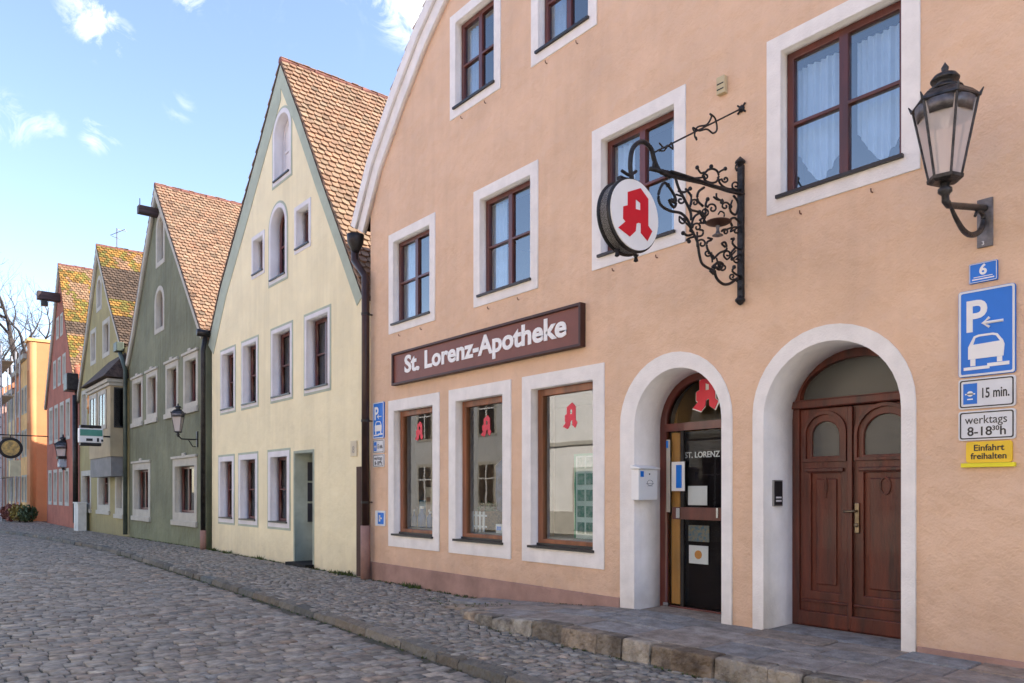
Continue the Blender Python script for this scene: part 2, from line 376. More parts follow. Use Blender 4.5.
# pavement: small setts in waving courses
cells = []
x = 1.6
PLAT = lambda x: -1.22 if x > -6.3 else (-1.2+.5*(-6.3-x)-.08 if x > -7.6 else .1)
while x > -47.5:
    w = .098; y = -.05; big = x < -25
    yk = kerb_y(x)+.0
    while y > max(yk, -9):
        l = random.uniform(.085, .125)*(1 if not big else 1.3)
        wave = .16*abs(math.sin(y*math.pi/1.15))
        if not (x-wave > -8.2 and y > PLAT(x-wave)+.1): cells.append((x-wave, y-l/2, w/2-.0065, l/2-.0065, .40*math.cos(y*math.pi/1.15)*(1 if math.sin(y*math.pi/1.15) > 0 else -1))); 
        y -= l
    x -= w
me = setts('pavement', cells, M_psett, zp, 1., 0, .004)
bed = []
xs2 = [3]+[-.5*i for i in range(0, 96)]
for a, b in zip(xs2, xs2[1:]):
    bed.append([(a, .3, zp(a)-.018), (b, .3, zp(b)-.018), (b, max(kerb_y(b), -12)+.02, zp(b)-.018), (a, max(kerb_y(a), -12)+.02, zp(a)-.018)])
tag(with_bed('pavement', me, M_psett, bed), kind='structure')
def stones(name, quads, m, parent=None, var=.22, inset=.02):
    b = MB(); cols = []
    for (base, top) in quads:
        cen = sum((Vector(p) for p in top), Vector())/4
        n0 = len(b.v); mid = [Vector(p)+Vector((0, 0, -inset*.8)) for p in top]; tp = [Vector(p)+(cen-Vector(p)).normalized()*inset for p in top]
        b.v += [tuple(p) for p in base]+[tuple(p) for p in mid]+[tuple(p) for p in tp]
        for r in (0, 4):
            for k in range(4): b.f.append([n0+r+k, n0+r+(k+1) % 4, n0+r+4+(k+1) % 4, n0+r+4+k])
        b.f.append([n0+8, n0+9, n0+10, n0+11])
        v = max(.55, random.gauss(1, var)); w_ = random.gauss(0, .07); cols += [(v*(1+w_), v, v*(1-w_), 1)]*12
    me = b.mesh(name); ca = me.color_attributes.new('Col', 'FLOAT_COLOR', 'POINT')
    for i, c in enumerate(cols): ca.data[i].color = c
    return link(name, me, m, parent)
# kerb between road and pavement
q = []; x = 2.6
while x > -46.5:
    l = random.uniform(.35, .8); a, b = x-.006, x-l+.006; ka, kb = kerb_y(a)+random.uniform(-.012, .012), kerb_y(b)+random.uniform(-.012, .012)
    za, zb = zp(a)+random.uniform(-.006, .012), zp(b)+random.uniform(-.006, .012)
    q.append(([(a, ka-.15, zs(a)-.1), (b, kb-.15, zs(b)-.1), (b, kb, zb-.1), (a, ka, za-.1)], [(a, ka-.125, za-.012), (b, kb-.125, zb-.012), (b, kb, zb+.004), (a, ka, za+.004)])); x -= l
M_kerb2 = mat('road_kerb_stone', (.15, .135, .11), .8, .3, 6, .8, 30, color2=(.11, .10, .085), attr='Col', bump2=.4, b2scale=9)
tag(stones('kerb', q, M_kerb2), kind='structure')
# raised stone step in front of the two doors
ZT = lambda x: .275 if x > -5.5 else (.275-.15*((-5.5-x)/2.2) if x > -7.7 else .12)
ZT2 = lambda x, y: ZT(x)+(.012 if x > -2.6 else 0)-.02*(-y)
q = []; x = 1.5
while x > -7.6:
    l = random.uniform(.2, .46); a, b = x-.006, x-l+.006; yo = -1.2+random.uniform(-.02, .02); jz = random.uniform(-.012, .012)
    if a < -6.3: yo = -1.2+.5*(-6.3-a)
    yb = yo+random.uniform(.15, .19)
    q.append(([(a, yo-.02, .0), (b, yo-.02, .0), (b, yb, .0), (a, yb, .0)], [(a, yo, ZT2(a, yo)+jz), (b, yo, ZT2(b, yo)+jz), (b, yb, ZT2(b, yb)+jz*.4), (a, yb, ZT2(a, yb)+jz*.4)])); x -= l
tag(stones('stone_step', q, M_kerb, var=.2, inset=.015), kind='structure')
q = []; rows = [(-.90, -.62), (-.62, -.30), (-.30, .02)]
for (ya, yb) in rows:
    x = 1.5+random.uniform(-.3, 0)
    while x > -7.7:
        l = random.uniform(.45, .95); a, b = x-.005, x-l+.005; y0_ = ya+.004; y1_ = yb-.004
        if ya < -.8: y0_ = -1.035
        j = random.uniform(-.006, .006)
        yf = -1.2+.5*max(0, -6.3-a)+.17
        if a < -6.3: y0_ = max(y0_, yf)
        if y0_ < y1_-.06:
            q.append(([(a, y0_, .0), (b, y0_, .0), (b, y1_, .0), (a, y1_, .0)], [(a, y0_, ZT2(a, y0_)+j), (b, y0_, ZT2(b, y0_)+j), (b, y1_, ZT2(b, y1_)+j), (a, y1_, ZT2(a, y1_)+j)]))
        x -= l
# thresholds inside the two door niches
for (a, b) in ((-4.26, -5.33), (-2.63, -3.85)):
    q.append(([(a, .024, .0), (b, .024, .0), (b, .75, .0), (a, .75, .0)], [(a, .024, .272), (b, .024, .272), (b, .75, .285), (a, .75, .285)]))
tag(stones('raised_pavement', q, M_stone, var=.09, inset=.012), kind='structure')
bm_ = MB().box(-5.5, 1.5, -1.05, .3, .0, .225); tag(bm_.build('step_bed', M_joint), kind='structure')
# weeds along the wall foot and in the kerb joint
wd = MB()
def weed(x, y, z, s):
    for k in range(random.randint(5, 9)):
        a = random.uniform(0, 6.28); l = s*random.uniform(.5, 1.2); d = Vector((math.cos(a), math.sin(a), 0)); p = Vector((x, y, z-.01))+d*random.uniform(0, s*.5); n_ = Vector((-d.y, d.x, 0))*s*.18
        wd.poly([p-n_, p+n_, p+d*l*.6+Vector((0, 0, l*.9))]); 
for k in range(520):
    x = random.choice([random.uniform(-11.3, -8), random.uniform(-19, -11.5), random.uniform(-27, -19)]); weed(x, random.gauss(-.05, .03), zp(x), random.uniform(.015, .05))
for (cx_, n_) in ((-12.0, 22), (-15.6, 8), (-11.6, 10), (-17.5, 10), (-9.6, 12), (-18.6, 12)):
    for k in range(n_): weed(cx_+random.gauss(0, .12), -.07+random.gauss(0, .03), zp(cx_)+.01, random.uniform(.04, .10))
for k in range(420):
    x = random.uniform(-20, 0); weed(x, kerb_y(x)-.16+random.gauss(0, .012), zs(x), random.uniform(.01, .026))
for k in range(200):
    x = random.uniform(-7.5, -1); weed(x, -1.24+(0 if x > -6.3 else .75*((-6.3-x)/1.5)), zp(x), random.uniform(.01, .03))
for k in range(160):
    x = random.uniform(-8.5, -5.8); weed(x, random.gauss(-.55, .12) if x < -7 else -.03, ZT(x)+.0 if x > -7.5 else zp(x), random.uniform(.01, .03))
tag(wd.build('moss_and_weeds', M_weed), 'small weeds and moss in the stone joints along the wall foot and kerb', 'weeds', kind='stuff')

# ------------------------------------------------------------------ houses
def tiles(mb_v, mb_f, cols, a0, a1, p0, p1, moss, w=.155, e=.14):
    """tiles over the slope from p0 (top, (x,z)) to p1 (bottom), y from a0 to a1"""
    p0 = Vector((p0[0], 0, p0[1])); p1 = Vector((p1[0], 0, p1[1])); d = p1-p0; L = d.length; d.normalize()
    n = Vector((d.z, 0, -d.x)); n = n if n.z > 0 else -n
    rows = int(L/e)
    e = L/rows
    for r in range(rows):
        off = (r % 2)*w/2; k = 0
        yy = a0-off
        while yy < a1:
            s0 = (r)*e-.09; s1 = (r+1)*e+.02
            ya, yb = max(yy+.009, a0), min(yy+w-.009, a1)
            if yb-ya > .03:
                j = random.gauss(0, .006); t = .032+random.random()*.008
                j2 = random.gauss(0, .004)
                c = (yb-ya)*.3
                pts = [(s0, ya, .006), (s0, yb, .006), (s1-c*.8, yb, .052+j2), (s1, yb-c, .058+j2), (s1, ya+c, .058-j2), (s1-c*.8, ya, .052-j2)]
                n0 = len(mb_v)
                for (s, y, h) in pts: q_ = p0+d*(s+j)+n*(h+.012); mb_v.append((q_.x, y, q_.z))
                for (s, y, h) in pts: q_ = p0+d*(s+j)+n*(h+.012-t); mb_v.append((q_.x, y, q_.z))
                mb_f.append([n0+i for i in range(6)]); mb_f.append([n0+11-i for i in range(6)])
                for i in range(6): mb_f.append([n0+i, n0+6+i, n0+6+(i+1) % 6, n0+(i+1) % 6])
                cols.extend([moss(s1/L, (ya+yb)/2)]*12)
            yy += w
def normal_tile(s, y):
    v = max(.5, random.gauss(.9, .10)); h = random.gauss(0, .035)
    if random.random() < .07: v *= .7
    if random.random() < .04: return (v*1.0, v*1.1, v*1.1, 1)
    return (v*(1+h), v*(1-h*.5), v*(1-h), 1)
def roof(house, poly, y0, y1, moss=normal_tile, ridge=True, name='roof', tile_right=True, t=.05):
    """poly: left eave ... apex ... right eave"""
    b = MB(); ia = max(range(len(poly)), key=lambda i: poly[i][1])
    for (p, q_) in zip(poly, poly[1:]):
        b.hexa([(p[0], y0, p[1]), (q_[0], y0, q_[1]), (q_[0], y1, q_[1]), (p[0], y1, p[1])], [(p[0], y0, p[1]-t), (q_[0], y0, q_[1]-t), (q_[0], y1, q_[1]-t), (p[0], y1, p[1]-t)])
    o = b.build(name, M_under, house)
    v, f, c = [], [], []
    for i, (p, q_) in enumerate(zip(poly, poly[1:])):
        if i < ia: tiles(v, f, c, y0, y1, q_, p, moss)
        elif tile_right: tiles(v, f, c, y0, y1, p, q_, moss)
    me = bpy.data.meshes.new('roof_tiles'); me.from_pydata(v, [], f); ca = me.color_attributes.new('Col', 'FLOAT_COLOR', 'POINT')
    ca.data.foreach_set('color', np.array(c).ravel()); link('tile_covering', me, M_tile, o)
    if ridge:
        rb = MB(); ap = poly[ia]; y = y0
        while y < y1:
            l = .36; rb.tube([(ap[0], y, ap[1]+.01), (ap[0], y+l+.03, ap[1]+.02)], [.075+.012*random.random(), .06], 8); y += l
        rb.build('ridge_cap', M_ridge, o)
    return o
def window(h, x0, x1, z0, z1, y=0., sw=.13, rd=.10, fw=.06, surm=None, frm=None, gl=None, nv=2, nh=2, sill=True, curtain=None, arched=False, name='window', thick=.015, label=None, bottom=None, transom=None, fd=.06, back=None, sh=.006):
    """outer size x0..x1, z0..z1; returns the hole the wall needs"""
    surm = surm or M_white; frm = frm or M_rwood; gl = gl or G_up
    bw = sw if bottom is None else bottom
    ix0, ix1, iz0, iz1 = x0+sw, x1-sw, z0+bw, z1-sw
    fo = arch if arched else rect
    ww = slab(name, [fo(x0, x1, z0, z1), fo(ix0, ix1, iz0, iz1)], y-thick, y+rd+fd+.03, surm, h)
    if label: ww['label'] = label
    yf = y+rd
    if arched:
        slab('frame', [arch(ix0, ix1, iz0, iz1), arch(ix0+fw, ix1-fw, iz0+fw, iz1-fw)], yf, yf+fd, frm, ww)
        MB().box((ix0+ix1)/2-fw*.4, (ix0+ix1)/2+fw*.4, yf+.004, yf+fd-.004, iz0+fw, iz1-fw*.6).box(ix0+fw*.6, ix1-fw*.6, yf+.008, yf+fd-.008, iz0+(iz1-iz0)*.5-.02, iz0+(iz1-iz0)*.5+.02).build('glazing_bar', frm, ww)
        slab('pane', [arch(ix0+.02, ix1-.02, iz0+.02, iz1-.02)], yf+fd*.5, yf+fd*.5+.006, gl, ww)
    else:
        holes = []; cw = (ix1-ix0-fw*2-(nv-1)*fw*1.25)/nv
        hs = [iz0+fw, iz1-fw]; zz = [hs[0]+(hs[1]-hs[0])*k/nh for k in range(nh+1)] if transom is None else [hs[0], hs[0]+(hs[1]-hs[0])*transom, hs[1]]
        for i in range(nv):
            a = ix0+fw+i*(cw+fw*1.25)
            for k in range(len(zz)-1):
                holes.append(rect(a, a+cw, zz[k]+(fw*.25 if k else .0), zz[k+1]-(fw*.25 if k < len(zz)-2 else 0)))
        slab('frame', [rect(ix0, ix1, iz0, iz1)]+holes, yf, yf+fd, frm, ww, bevel=.006 if rd < .2 and x0 > -12 else 0)
        MB().box(ix0+.02, ix1-.02, yf+fd*.5, yf+fd*.5+.006, iz0+.02, iz1-.02).build('pane', gl, ww)
    if sill:
        MB().box(ix0-.035, ix1+.02, y-.045, yf+.012, iz0-.018, iz0+.010).box(ix0+.004, ix1-.004, yf-.025, yf+.011, iz0+.0101, iz0+sh+.006).build('sill', M_sill, ww)
    if curtain: curtain(ww, ix0, ix1, iz0, iz1, yf+fd+.07)
    if back: MB().box(ix0-.3, ix1+.3, yf+.55, yf+.57, iz0-.3, iz1+.3).build('room_back', back, ww)
    return rect(ix0-.012, ix1+.012, iz0-.012, iz1+.012) if not arched else arch(ix0-.012, ix1+.012, iz0-.012, iz1+.012)
def plain_curtain(w, x0, x1, z0, z1, y, m=None):
    b = MB(); n = 40
    for (a, c) in ((x0, (x0+x1)/2-.03), ((x0+x1)/2+.03, x1)):
        for i in range(n):
            t0, t1 = i/n, (i+1)/n
            f_ = lambda t: y+.02*math.sin(t*34)+.008*math.sin(t*81)
            b.poly([(a+(c-a)*t0, f_(t0), z0), (a+(c-a)*t1, f_(t1), z0), (a+(c-a)*t1, f_(t1), z1-.05), (a+(c-a)*t0, f_(t0), z1-.05)])
    b.build('curtain', m or M_curtain, w, True)
def side_curtain(w, x0, x1, z0, z1, y, m=None):     # drawn to the sides
    b = MB(); n = 16
    for (a, c) in ((x0, x0+(x1-x0)*.3), (x1-(x1-x0)*.22, x1)):
        for i in range(n):
            t0, t1 = i/n, (i+1)/n; f_ = lambda t: y+.025*math.sin(t*24)
            b.poly([(a+(c-a)*t0, f_(t0), z0), (a+(c-a)*t1, f_(t1), z0), (a+(c-a)*t1, f_(t1), z1-.05), (a+(c-a)*t0, f_(t0), z1-.05)])
    b.build('curtain', m or M_curtain, w, True)
def hem_curtain(w, x0, x1, z0, z1, y):      # two lace curtains cut to a point at the bottom
    b = MB(); n = 44; xm = (x0+x1)/2
    for (a, c) in ((x0+.03, xm-.05), (xm+.05, x1-.03)):
        for i in range(n):
            t0, t1 = i/n, (i+1)/n; f_ = lambda t: y+.016*math.sin(t*46)+.01*math.sin(t*17)
            hz = lambda t: z0+.10+.30*abs(2*t-1)**1.3+.012*abs(math.sin(t*40))
            b.poly([(a+(c-a)*t0, f_(t0), hz(t0)), (a+(c-a)*t1, f_(t1), hz(t1)), (a+(c-a)*t1, f_(t1), z1-.10), (a+(c-a)*t0, f_(t0), z1-.10)])
    b.build('curtain', M_curtain, w, True)
def house_shell(h, front, holes, y0, y1, m, thick=.35, name='wall', ez=None):
    """front: polygon (x, z) of the gable wall starting bottom-left, bottom-right, ... ; side and back walls too"""
    w = slab(name, [front]+holes, y0, y0+thick, m, h)
    x0 = min(p[0] for p in front); x1 = max(p[0] for p in front)
    zl = max(p[1] for p in front if abs(p[0]-x0) < .01); zr = max(p[1] for p in front if abs(p[0]-x1) < .01); zb = front[0][1]
    MB().box(x0+.003, x0+.25, y0+thick, y1, zb, zl-.03).box(x1-.25, x1-.003, y0+thick, y1, zb, zr-.03).build('side_wall', m, h)
    slab('rear_wall', [[(min(max(a, x0+.006), x1-.006), b-.04) for a, b in front]], y1, y1+.25, m, h)
    MB().box(x0+.25, x1-.25, y0+thick, y1, 3.05, 3.25).box(x0+.25, x1-.25, y0+thick, y1, zb, zb+.05).build('interior_floor', M_interior, h)
    return w

# ---- the logo (a gothic letter A) traced from the disc, unit box
LA = [(258, 160), (362, 130), (428, 215), (428, 425), (462, 470), (422, 542), (366, 478), (366, 405), (348, 398), (328, 405), (322, 462), (275, 502), (182, 430), (240, 385), (220, 362), (222, 270), (258, 262)]
LAH = [(322, 215), (362, 245), (362, 302), (322, 292)]
def logo_polys(cx, cz, h, wscale=1.30):
    f_ = lambda p: (cx+(p[0]-322)/412*h*wscale, cz-(p[1]-336-(p[0]-322)*.33)/412*h)
    return [[f_(p) for p in LA], [f_(p) for p in LAH]]

# ============ pharmacy ============
ph = thing('pharmacy_house', 'peach gabled house with white framed windows and two arched doorways, nearest on the street', 'house', (-6, 0, 0))
VG = [P(357.5, 226), P(373.4, 161.7), P(396.9, 93.7), P(420, 32.8), P(440, -12)]
VG = [(x_, z_) for x_, z_ in VG]
apx = (-4.6, VG[-1][1]+(-4.6-VG[-1][0])*1.12)
rpoly = [(-2*(-4.6)*-1-x_, z_) for x_, z_ in VG][::-1]      # mirrored right side
rpoly = [(2*-4.6-x_, z_) for x_, z_ in VG][::-1]
gable = VG+[apx]+rpoly
holes = []
for i, (a, b, lb) in enumerate([(-10.39, -9.10, 'upper window nearest the downpipe'), (-8.17, -6.88, None), (-5.97, -4.70, 'upper window behind the round sign'), (-3.81, -2.52, 'upper window with lace curtains cut to a point')]):
    holes.append(window(ph, a, b, 3.92, 5.45, sw=.135, rd=.09, fw=.062, curtain=hem_curtain if i == 3 else side_curtain, label=lb, fd=.065, sh=.05))
for (a, b, z) in ((-10.39, -9.10, 3.92), (-8.17, -6.88, 3.92), (-5.97, -4.70, 3.92), (-3.81, -2.52, 3.92), (-8.72, -7.6, 6.6), (-7.0, -5.9, 6.6)):
    for f_ in (.25, .72): MB().tube([(a+(b-a)*f_, 0, z-.07), (a+(b-a)*f_, -.025, z-.07), (a+(b-a)*f_, -.03, z-.045)], .006, 5).build('hook', M_rwood, ph)
for (a, b) in ((-8.72, -7.6), (-7.0, -5.9), (-4.1, -3.0)):
    holes.append(window(ph, a, b, 6.60, 8.02, sw=.13, rd=.09, fw=.06, curtain=side_curtain, fd=.065, sh=.05))
for i, (a, b, lb) in enumerate([(-10.40, -8.99, 'shop window with blue bottles, nearest the downpipe'), (-8.75, -7.39, 'middle shop window'), (-7.17, -5.79, 'shop window with green framed poster board')]):
    holes.append(window(ph, a, b, .65, 2.89, sw=.165, rd=.10, fw=.085, frm=M_bwood, gl=(G_shop3 if i == 2 else G_shop), nv=1, nh=1, name='shop_window', label=lb, bottom=.19, fd=.08, sh=.03))
A1 = (-5.55, -4.17, .2, 2.87); A2 = (-3.95, -2.55, .2, 2.87)
A1i = (-5.35, -4.28, .2, 2.71); A2i = (-3.84, -2.655, .2, 2.735)
holes += [arch(A1i[0]-.01, A1i[1]+.01, .1, A1i[3]+.01), arch(A2i[0]-.01, A2i[1]+.01, .1, A2i[3]+.01)]
# wall: bottom follows the verge
wallpts = [(-10.985, -.3), (1.785, -.3), (1.785, 5.9)]+[(min(x_, 1.785), z_-.14) for x_, z_ in rpoly[::-1]][1:]+[(apx[0], apx[1]-.18)]+[(x_+.06, z_-.14) for x_, z_ in VG[::-1][:-1]]+[(-10.985, 5.92)]
w_ph = house_shell(ph, wallpts, holes, 0, 13, M_peach, .38)
roof(ph, [(x_+0., z_) for x_, z_ in gable], -.10, 13.2, tile_right=False)
# white verge board, moulded in two steps
def verge(h, line, apex, w, y0, y1, m, name='verge_board', right=None):
    ln = line+[apex]
    if right: ln = ln+right
    off = []
    for i, p in enumerate(ln):
        a = Vector(ln[max(i-1, 0)]); b = Vector(ln[min(i+1, len(ln)-1)]); d = (b-a).normalized()
        if i == len(line): d = Vector((1, 0))
        nrm_ = Vector((d.y, -d.x)); k = w if i != len(line) else w*1.55
        off.append((p[0]+nrm_.x*k, p[1]+nrm_.y*k))
    return slab(name, [ln+off[::-1]], y0, y1, m, h)
verge(ph, [(x_, z_-.02) for x_, z_ in VG], (apx[0], apx[1]-.02), .36, -.075, .0, M_white, right=[(x_, z_-.02) for x_, z_ in rpoly])
verge(ph, [(x_, z_-.02) for x_, z_ in VG], (apx[0], apx[1]-.02), .17, -.125, -.075, M_white, name='verge_moulding', right=[(x_, z_-.02) for x_, z_ in rpoly])
MB().box(-10.99, -5.56, -.03, 0, -.3, .37).build('plinth', M_plinth, ph, bevel=.008); MB().box(-2.54, 1.79, -.02, 0, -.3, .335).build('plinth', M_plinth, ph, bevel=.008)
slab('door_surround', [arch(*A1), arch(*A1i)], -.018, .62, M_white, ph)
slab('door_surround', [arch(*A2), arch(*A2i)], -.018, .62, M_white, ph)
# shop entrance
yd = .39
zt = P(690, 425, yd)[1]
XL = P(657, 500, yd)[0]
d1 = slab('entrance_frame', [arch(A1i[0]+.0, A1i[1], .27, A1i[3]), rect(A1i[0]+.07, A1i[1]-.07, .29, zt-.05), arch(A1i[0]+.07, A1i[1]-.07, zt+.03, A1i[3]-.07, rise=A1i[3]-.07-zt-.04)], yd, yd+.09, M_rwood, ph)
slab('fanlight', [arch(A1i[0]+.03, A1i[1]-.03, zt, A1i[3]-.03, rise=A1i[3]-.06-zt)], yd+.05, yd+.058, G_door, d1)
lx, lz = P(703, 394, yd); slab('logo_outline', [[(lx+(a_-lx)*1.10, lz+(b_-lz)*1.07) for a_, b_ in logo_polys(lx, lz, .38, 1.2)[0]]], yd+.044, yd+.046, M_letter, d1)
slab('glass_logo', logo_polys(lx, lz, .38, 1.2), yd+.035, yd+.043, M_logopink, d1)
M_sidel = mat('honey_wood', (.50, .25, .07), .5, .2, 5, .1, 60, stretch=(1, 1, .2))
dl = MB().box(A1i[0]+.08, A1i[1]-.08, yd+.045, yd+.055, .30, zt-.06).build('glass_door', G_door, ph)
def on_door(name, px0, px1, py0, py1, m, y=yd+.028, th=.006, par=None, bevel=0):
    a, zt_ = P(px0, py0, y); b, _ = P(px1, py0, y); zb_ = P(px0, py1, y)[1]
    return MB().box(a, b, y, y+th, zb_, zt_).build(name, m, par if par is not None else dl, bevel=bevel), a, b, zb_, zt_
MB().box(A1i[0]+.075, P(680, 500, yd+.1)[0], yd+.10, yd+.13, .30, zt-.06).build('wood_sidelight', M_sidel, ph)
on_door('door_stile', 680.5, 683.5, 428, 610, M_dark, yd+.03, .03)
on_door('push_bar', 672, 722, 507, 519, M_rwood, yd-.03, .06)
on_door('handle_plate', 676, 679.5, 508, 518, mat('chrome', (.5, .5, .5), .2, .05, metal=1), yd-.045, .014)
on_door('handle_plate', 716, 718, 508, 518, _m['chrome'], yd-.045, .014)
on_door('door_hinge', 663, 668, 602, 607, _m['chrome'], yd-.02, .03)
on_door('black_panel', 683.5, 724, 432, 610, mat('dark_door_panel', (.012, .008, .008), .85, .1, spec=.1), yd+.10, .01)
a, z = P(684.5, 458, yd+.09); text('door_lettering', 'ST. LORENZ', M_paper, dl, (a, yd+.095, z), .085, bold=.0012, sx=.95)
on_door('notice_sheet', 688, 707, 486, 505, M_paper, yd+.08)
on_door('notice_poster', 671.5, 684.5, 462, 491, M_paper, yd+.01)
on_door('poster_blue_print', 676, 681.5, 465, 488, M_blue, yd+.006, .003)
on_door('opening_hours_sheet', 664, 670, 440, 512, mat('old_paper', (.45, .43, .38), .8, .1), yd+.02)
on_door('sheet_blue_head', 664.5, 668, 441, 448, M_blue, yd+.015, .004)
on_door('calendar_picture', 688.5, 709, 525, 541, mat('sky_print', (.05, .14, .22), .6, .5, 30, color2=(.3, .22, .1)), yd+.08)
_, a, b, c, d = on_door('advert_card', 689, 708, 545, 563, M_paper, yd+.08)
MB().lathe(((a+b)/2, yd+.079, (c+d)/2), [(.045, 0), (.045, -.004)], 16, axis='y').build('advert_print', mat('orange_print', (.6, .25, .05), .6), dl)
on_door('low_poster', 703, 720, 566, 592, mat('olive_print', (.10, .10, .015), .6), yd+.15)
# lobby behind the glass, lit by a warm strip lamp as seen through the fanlight
MB().box(-5.35, -5.30, .62, 2.8, .25, 2.95).build('lobby_side', M_tan, ph)
MB().box(-5.35, -4.2, 2.8, 2.85, .25, 2.95).build('lobby_rear', M_interior, ph)
MB().box(-5.35, -4.2, .5, 2.85, .22, .262).build('lobby_floor', M_ifloor, ph)
lmp = thing('ceiling_lamp', 'warm strip lamp glowing inside the shop entrance fanlight', 'lamp', (-5.1, 1.06, 2.54))
lx0, lz0 = P(681, 392, 1.0); lx1 = P(690, 392, 1.0)[0]
MB().box(lx0, lx1, 1.0, 1.12, lz0+.02, lz0+.06).build('housing', M_letter, lmp)
MB().box(lx0+.01, lx1-.01, 1.01, 1.11, lz0-.02, lz0+.0195).build('tube', emis('lamp_glow', (1, .72, .35), 2.5), lmp)
# shop room
rm = MB().box(-10.7, -5.45, 3.4, 3.45, .3, 3.0).box(-5.5, -5.45, .42, 3.4, .3, 3.0).box(-10.7, -5.45, .42, 3.45, .28, .32).build('shop_room', M_interior, ph)
for k, (a, b, lb) in enumerate([(-10.3, -9.1, 'w1'), (-8.65, -7.5, 'w2'), (-7.05, -5.9, 'w3')]):
    MB().box(a, b, .25, .95, .32, .94).build('display_shelf', mat('shelf_light', (.45, .43, .40), .6), ph)
# house door
yd = .45
zt = P(794, 406, yd)[1]
d2 = slab('house_door', [arch(A2i[0], A2i[1], .27, A2i[3]), rect(A2i[0]+.07, A2i[1]-.07, .285, zt-.035), arch(A2i[0]+.075, A2i[1]-.075, zt+.045, A2i[3]-.075, rise=A2i[3]-.075-zt-.05)], yd, yd+.10, M_dwood, ph, bevel=.008)
MB().box(A2i[0]+.01, A2i[1]-.01, yd-.035, yd, zt-.035, zt+.035).build('transom_rail', M_dwood, d2, bevel=.01)
slab('fanlight', [arch(A2i[0]+.03, A2i[1]-.03, zt, A2i[3]-.03, rise=A2i[3]-.06-zt)], yd+.06, yd+.07, G_frost, d2)
xm = P(850.5, 500, yd)[0]
GZ1 = P(827, 421, yd)[1]; GZ0 = P(827, 456, yd)[1]; PZ1 = P(827, 473, yd)[1]; OZ = P(827, 486, yd)[1]; HZ_ = P(853, 518, yd)[1]
for s, (a, b) in ((-1, (A2i[0]+.07, xm-.004)), (1, (xm+.004, A2i[1]-.07))):
    g0, g1, gz0, gz1 = (a+.11, b-.11, GZ0, GZ1) if s < 0 else (a+.10, b-.08, GZ0, GZ1+.03)
    p0, p1, pz0, pz1 = a+.10, b-.095, .60, PZ1
    top = zt-.04
    lf = slab('door_leaf', [rect(a, b, .29, top), arch(g0, g1, gz0, gz1), rect(p0, p1, pz0, pz1)], yd+.02, yd+.075, M_dwood, ph, bevel=.007)
    slab('arch_moulding', [arch(g0-.075, g1+.075, gz0-.05, gz1+.095), arch(g0-.045, g1+.045, gz0-.02, gz1+.06)], yd-.006, yd+.02, M_dwood, lf, bevel=.007)
    slab('door_pane', [arch(g0-.01, g1+.01, gz0-.01, gz1+.01)], yd+.045, yd+.055, G_frost, lf)
    MB().box(p0-.01, p1+.01, yd+.05, yd+.07, pz0-.01, pz1+.01).box(p0+.045, p1-.045, yd+.03, yd+.05, pz0+.06, pz1-.05).build('door_panel', M_dwood, lf, bevel=.01)
    for (q0, q1, w0_, z0q, z1q, nm) in ((p0-.035, p1+.035, .012, pz1+.01, pz1+.045, 'ledge'), (a+.02, b-.02, .008, .50, .525, 'ledge'), (a, b, .022, .29, .42, 'kick_board')): MB().box(q0, q1, yd-w0_, yd+.02, z0q, z1q).build(nm, M_dwood, lf, bevel=.008)
    cx_ = (p0+p1)/2
    slab('carved_ornament', [circ(cx_, OZ, .020, 18, .07), circ(cx_, OZ, .010, 18, .055)] if s < 0 else [circ(cx_, OZ, .050, 18, .08), circ(cx_, OZ, .035, 18, .062)], yd+.018, yd+.032, M_dwood, lf, bevel=.004)
    if s < 0: MB().box(cx_-.006, cx_+.006, yd+.016, yd+.032, OZ-.11, OZ+.06).build('carved_stem', M_dwood, lf, bevel=.003)
MB().box(xm-.022, xm+.022, yd-.02, yd+.019, .30, zt-.05).build('centre_post', M_dwood, d2, bevel=.008)
hb = MB().box(xm+.035, xm+.075, yd-.004, yd+.018, HZ_-.13, HZ_+.13); M_brass = mat('old_brass', (.24, .19, .13), .35, .15, 9, metal=.9)
hd = hb.build('door_handle', M_brass, d2, bevel=.006)
MB().tube([(xm+.055, yd-.0, HZ_+.06), (xm+.055, yd-.06, HZ_+.06), (xm-.03, yd-.065, HZ_+.055)], .010, 8).lathe((xm+.055, yd-.02, HZ_-.06), [(.018, 0), (.018, .02)], 12, axis='y').build('lever', M_brass, d2, True)
# intercom and mailbox on the jambs
ic = thing('intercom_panel', 'small black intercom panel on the white jamb of the house door', 'intercom', (-3.83, .2, 1.5))
ya, zi1 = PX(773, 480, -3.83); yb, zi0 = PX(782, 506, -3.83)
yb = max(yb, ya+.09)
MB().box(-3.84, -3.822, ya, yb, zi0, zi1).build('faceplate', mat('panel_grey', (.35, .34, .33), .4, metal=.6), ic, bevel=.003)
MB().box(-3.822, -3.818, ya+.012, yb-.012, zi0+.012, zi1-.012).build('black_front', M_black, ic)
MB().box(-3.818, -3.812, ya+.03, yb-.035, zi0+.04, zi0+.055).box(-3.818, -3.812, ya+.03, yb-.035, zi0+.07, zi0+.085).build('button', M_letter, ic)
mbx = thing('letter_box', 'white metal letter box with blue sticker on the shop door jamb', 'letter box', (-5.3, .1, 1.3))
xb1 = -5.25
ya, z1_ = PX(638.5, 469, xb1); yb, z0_ = PX(657.5, 500, xb1)
yb = min(yb, .37)
MB().box(-5.35, xb1, ya, yb, z0_, z1_).build('body', M_letter, mbx, bevel=.006)
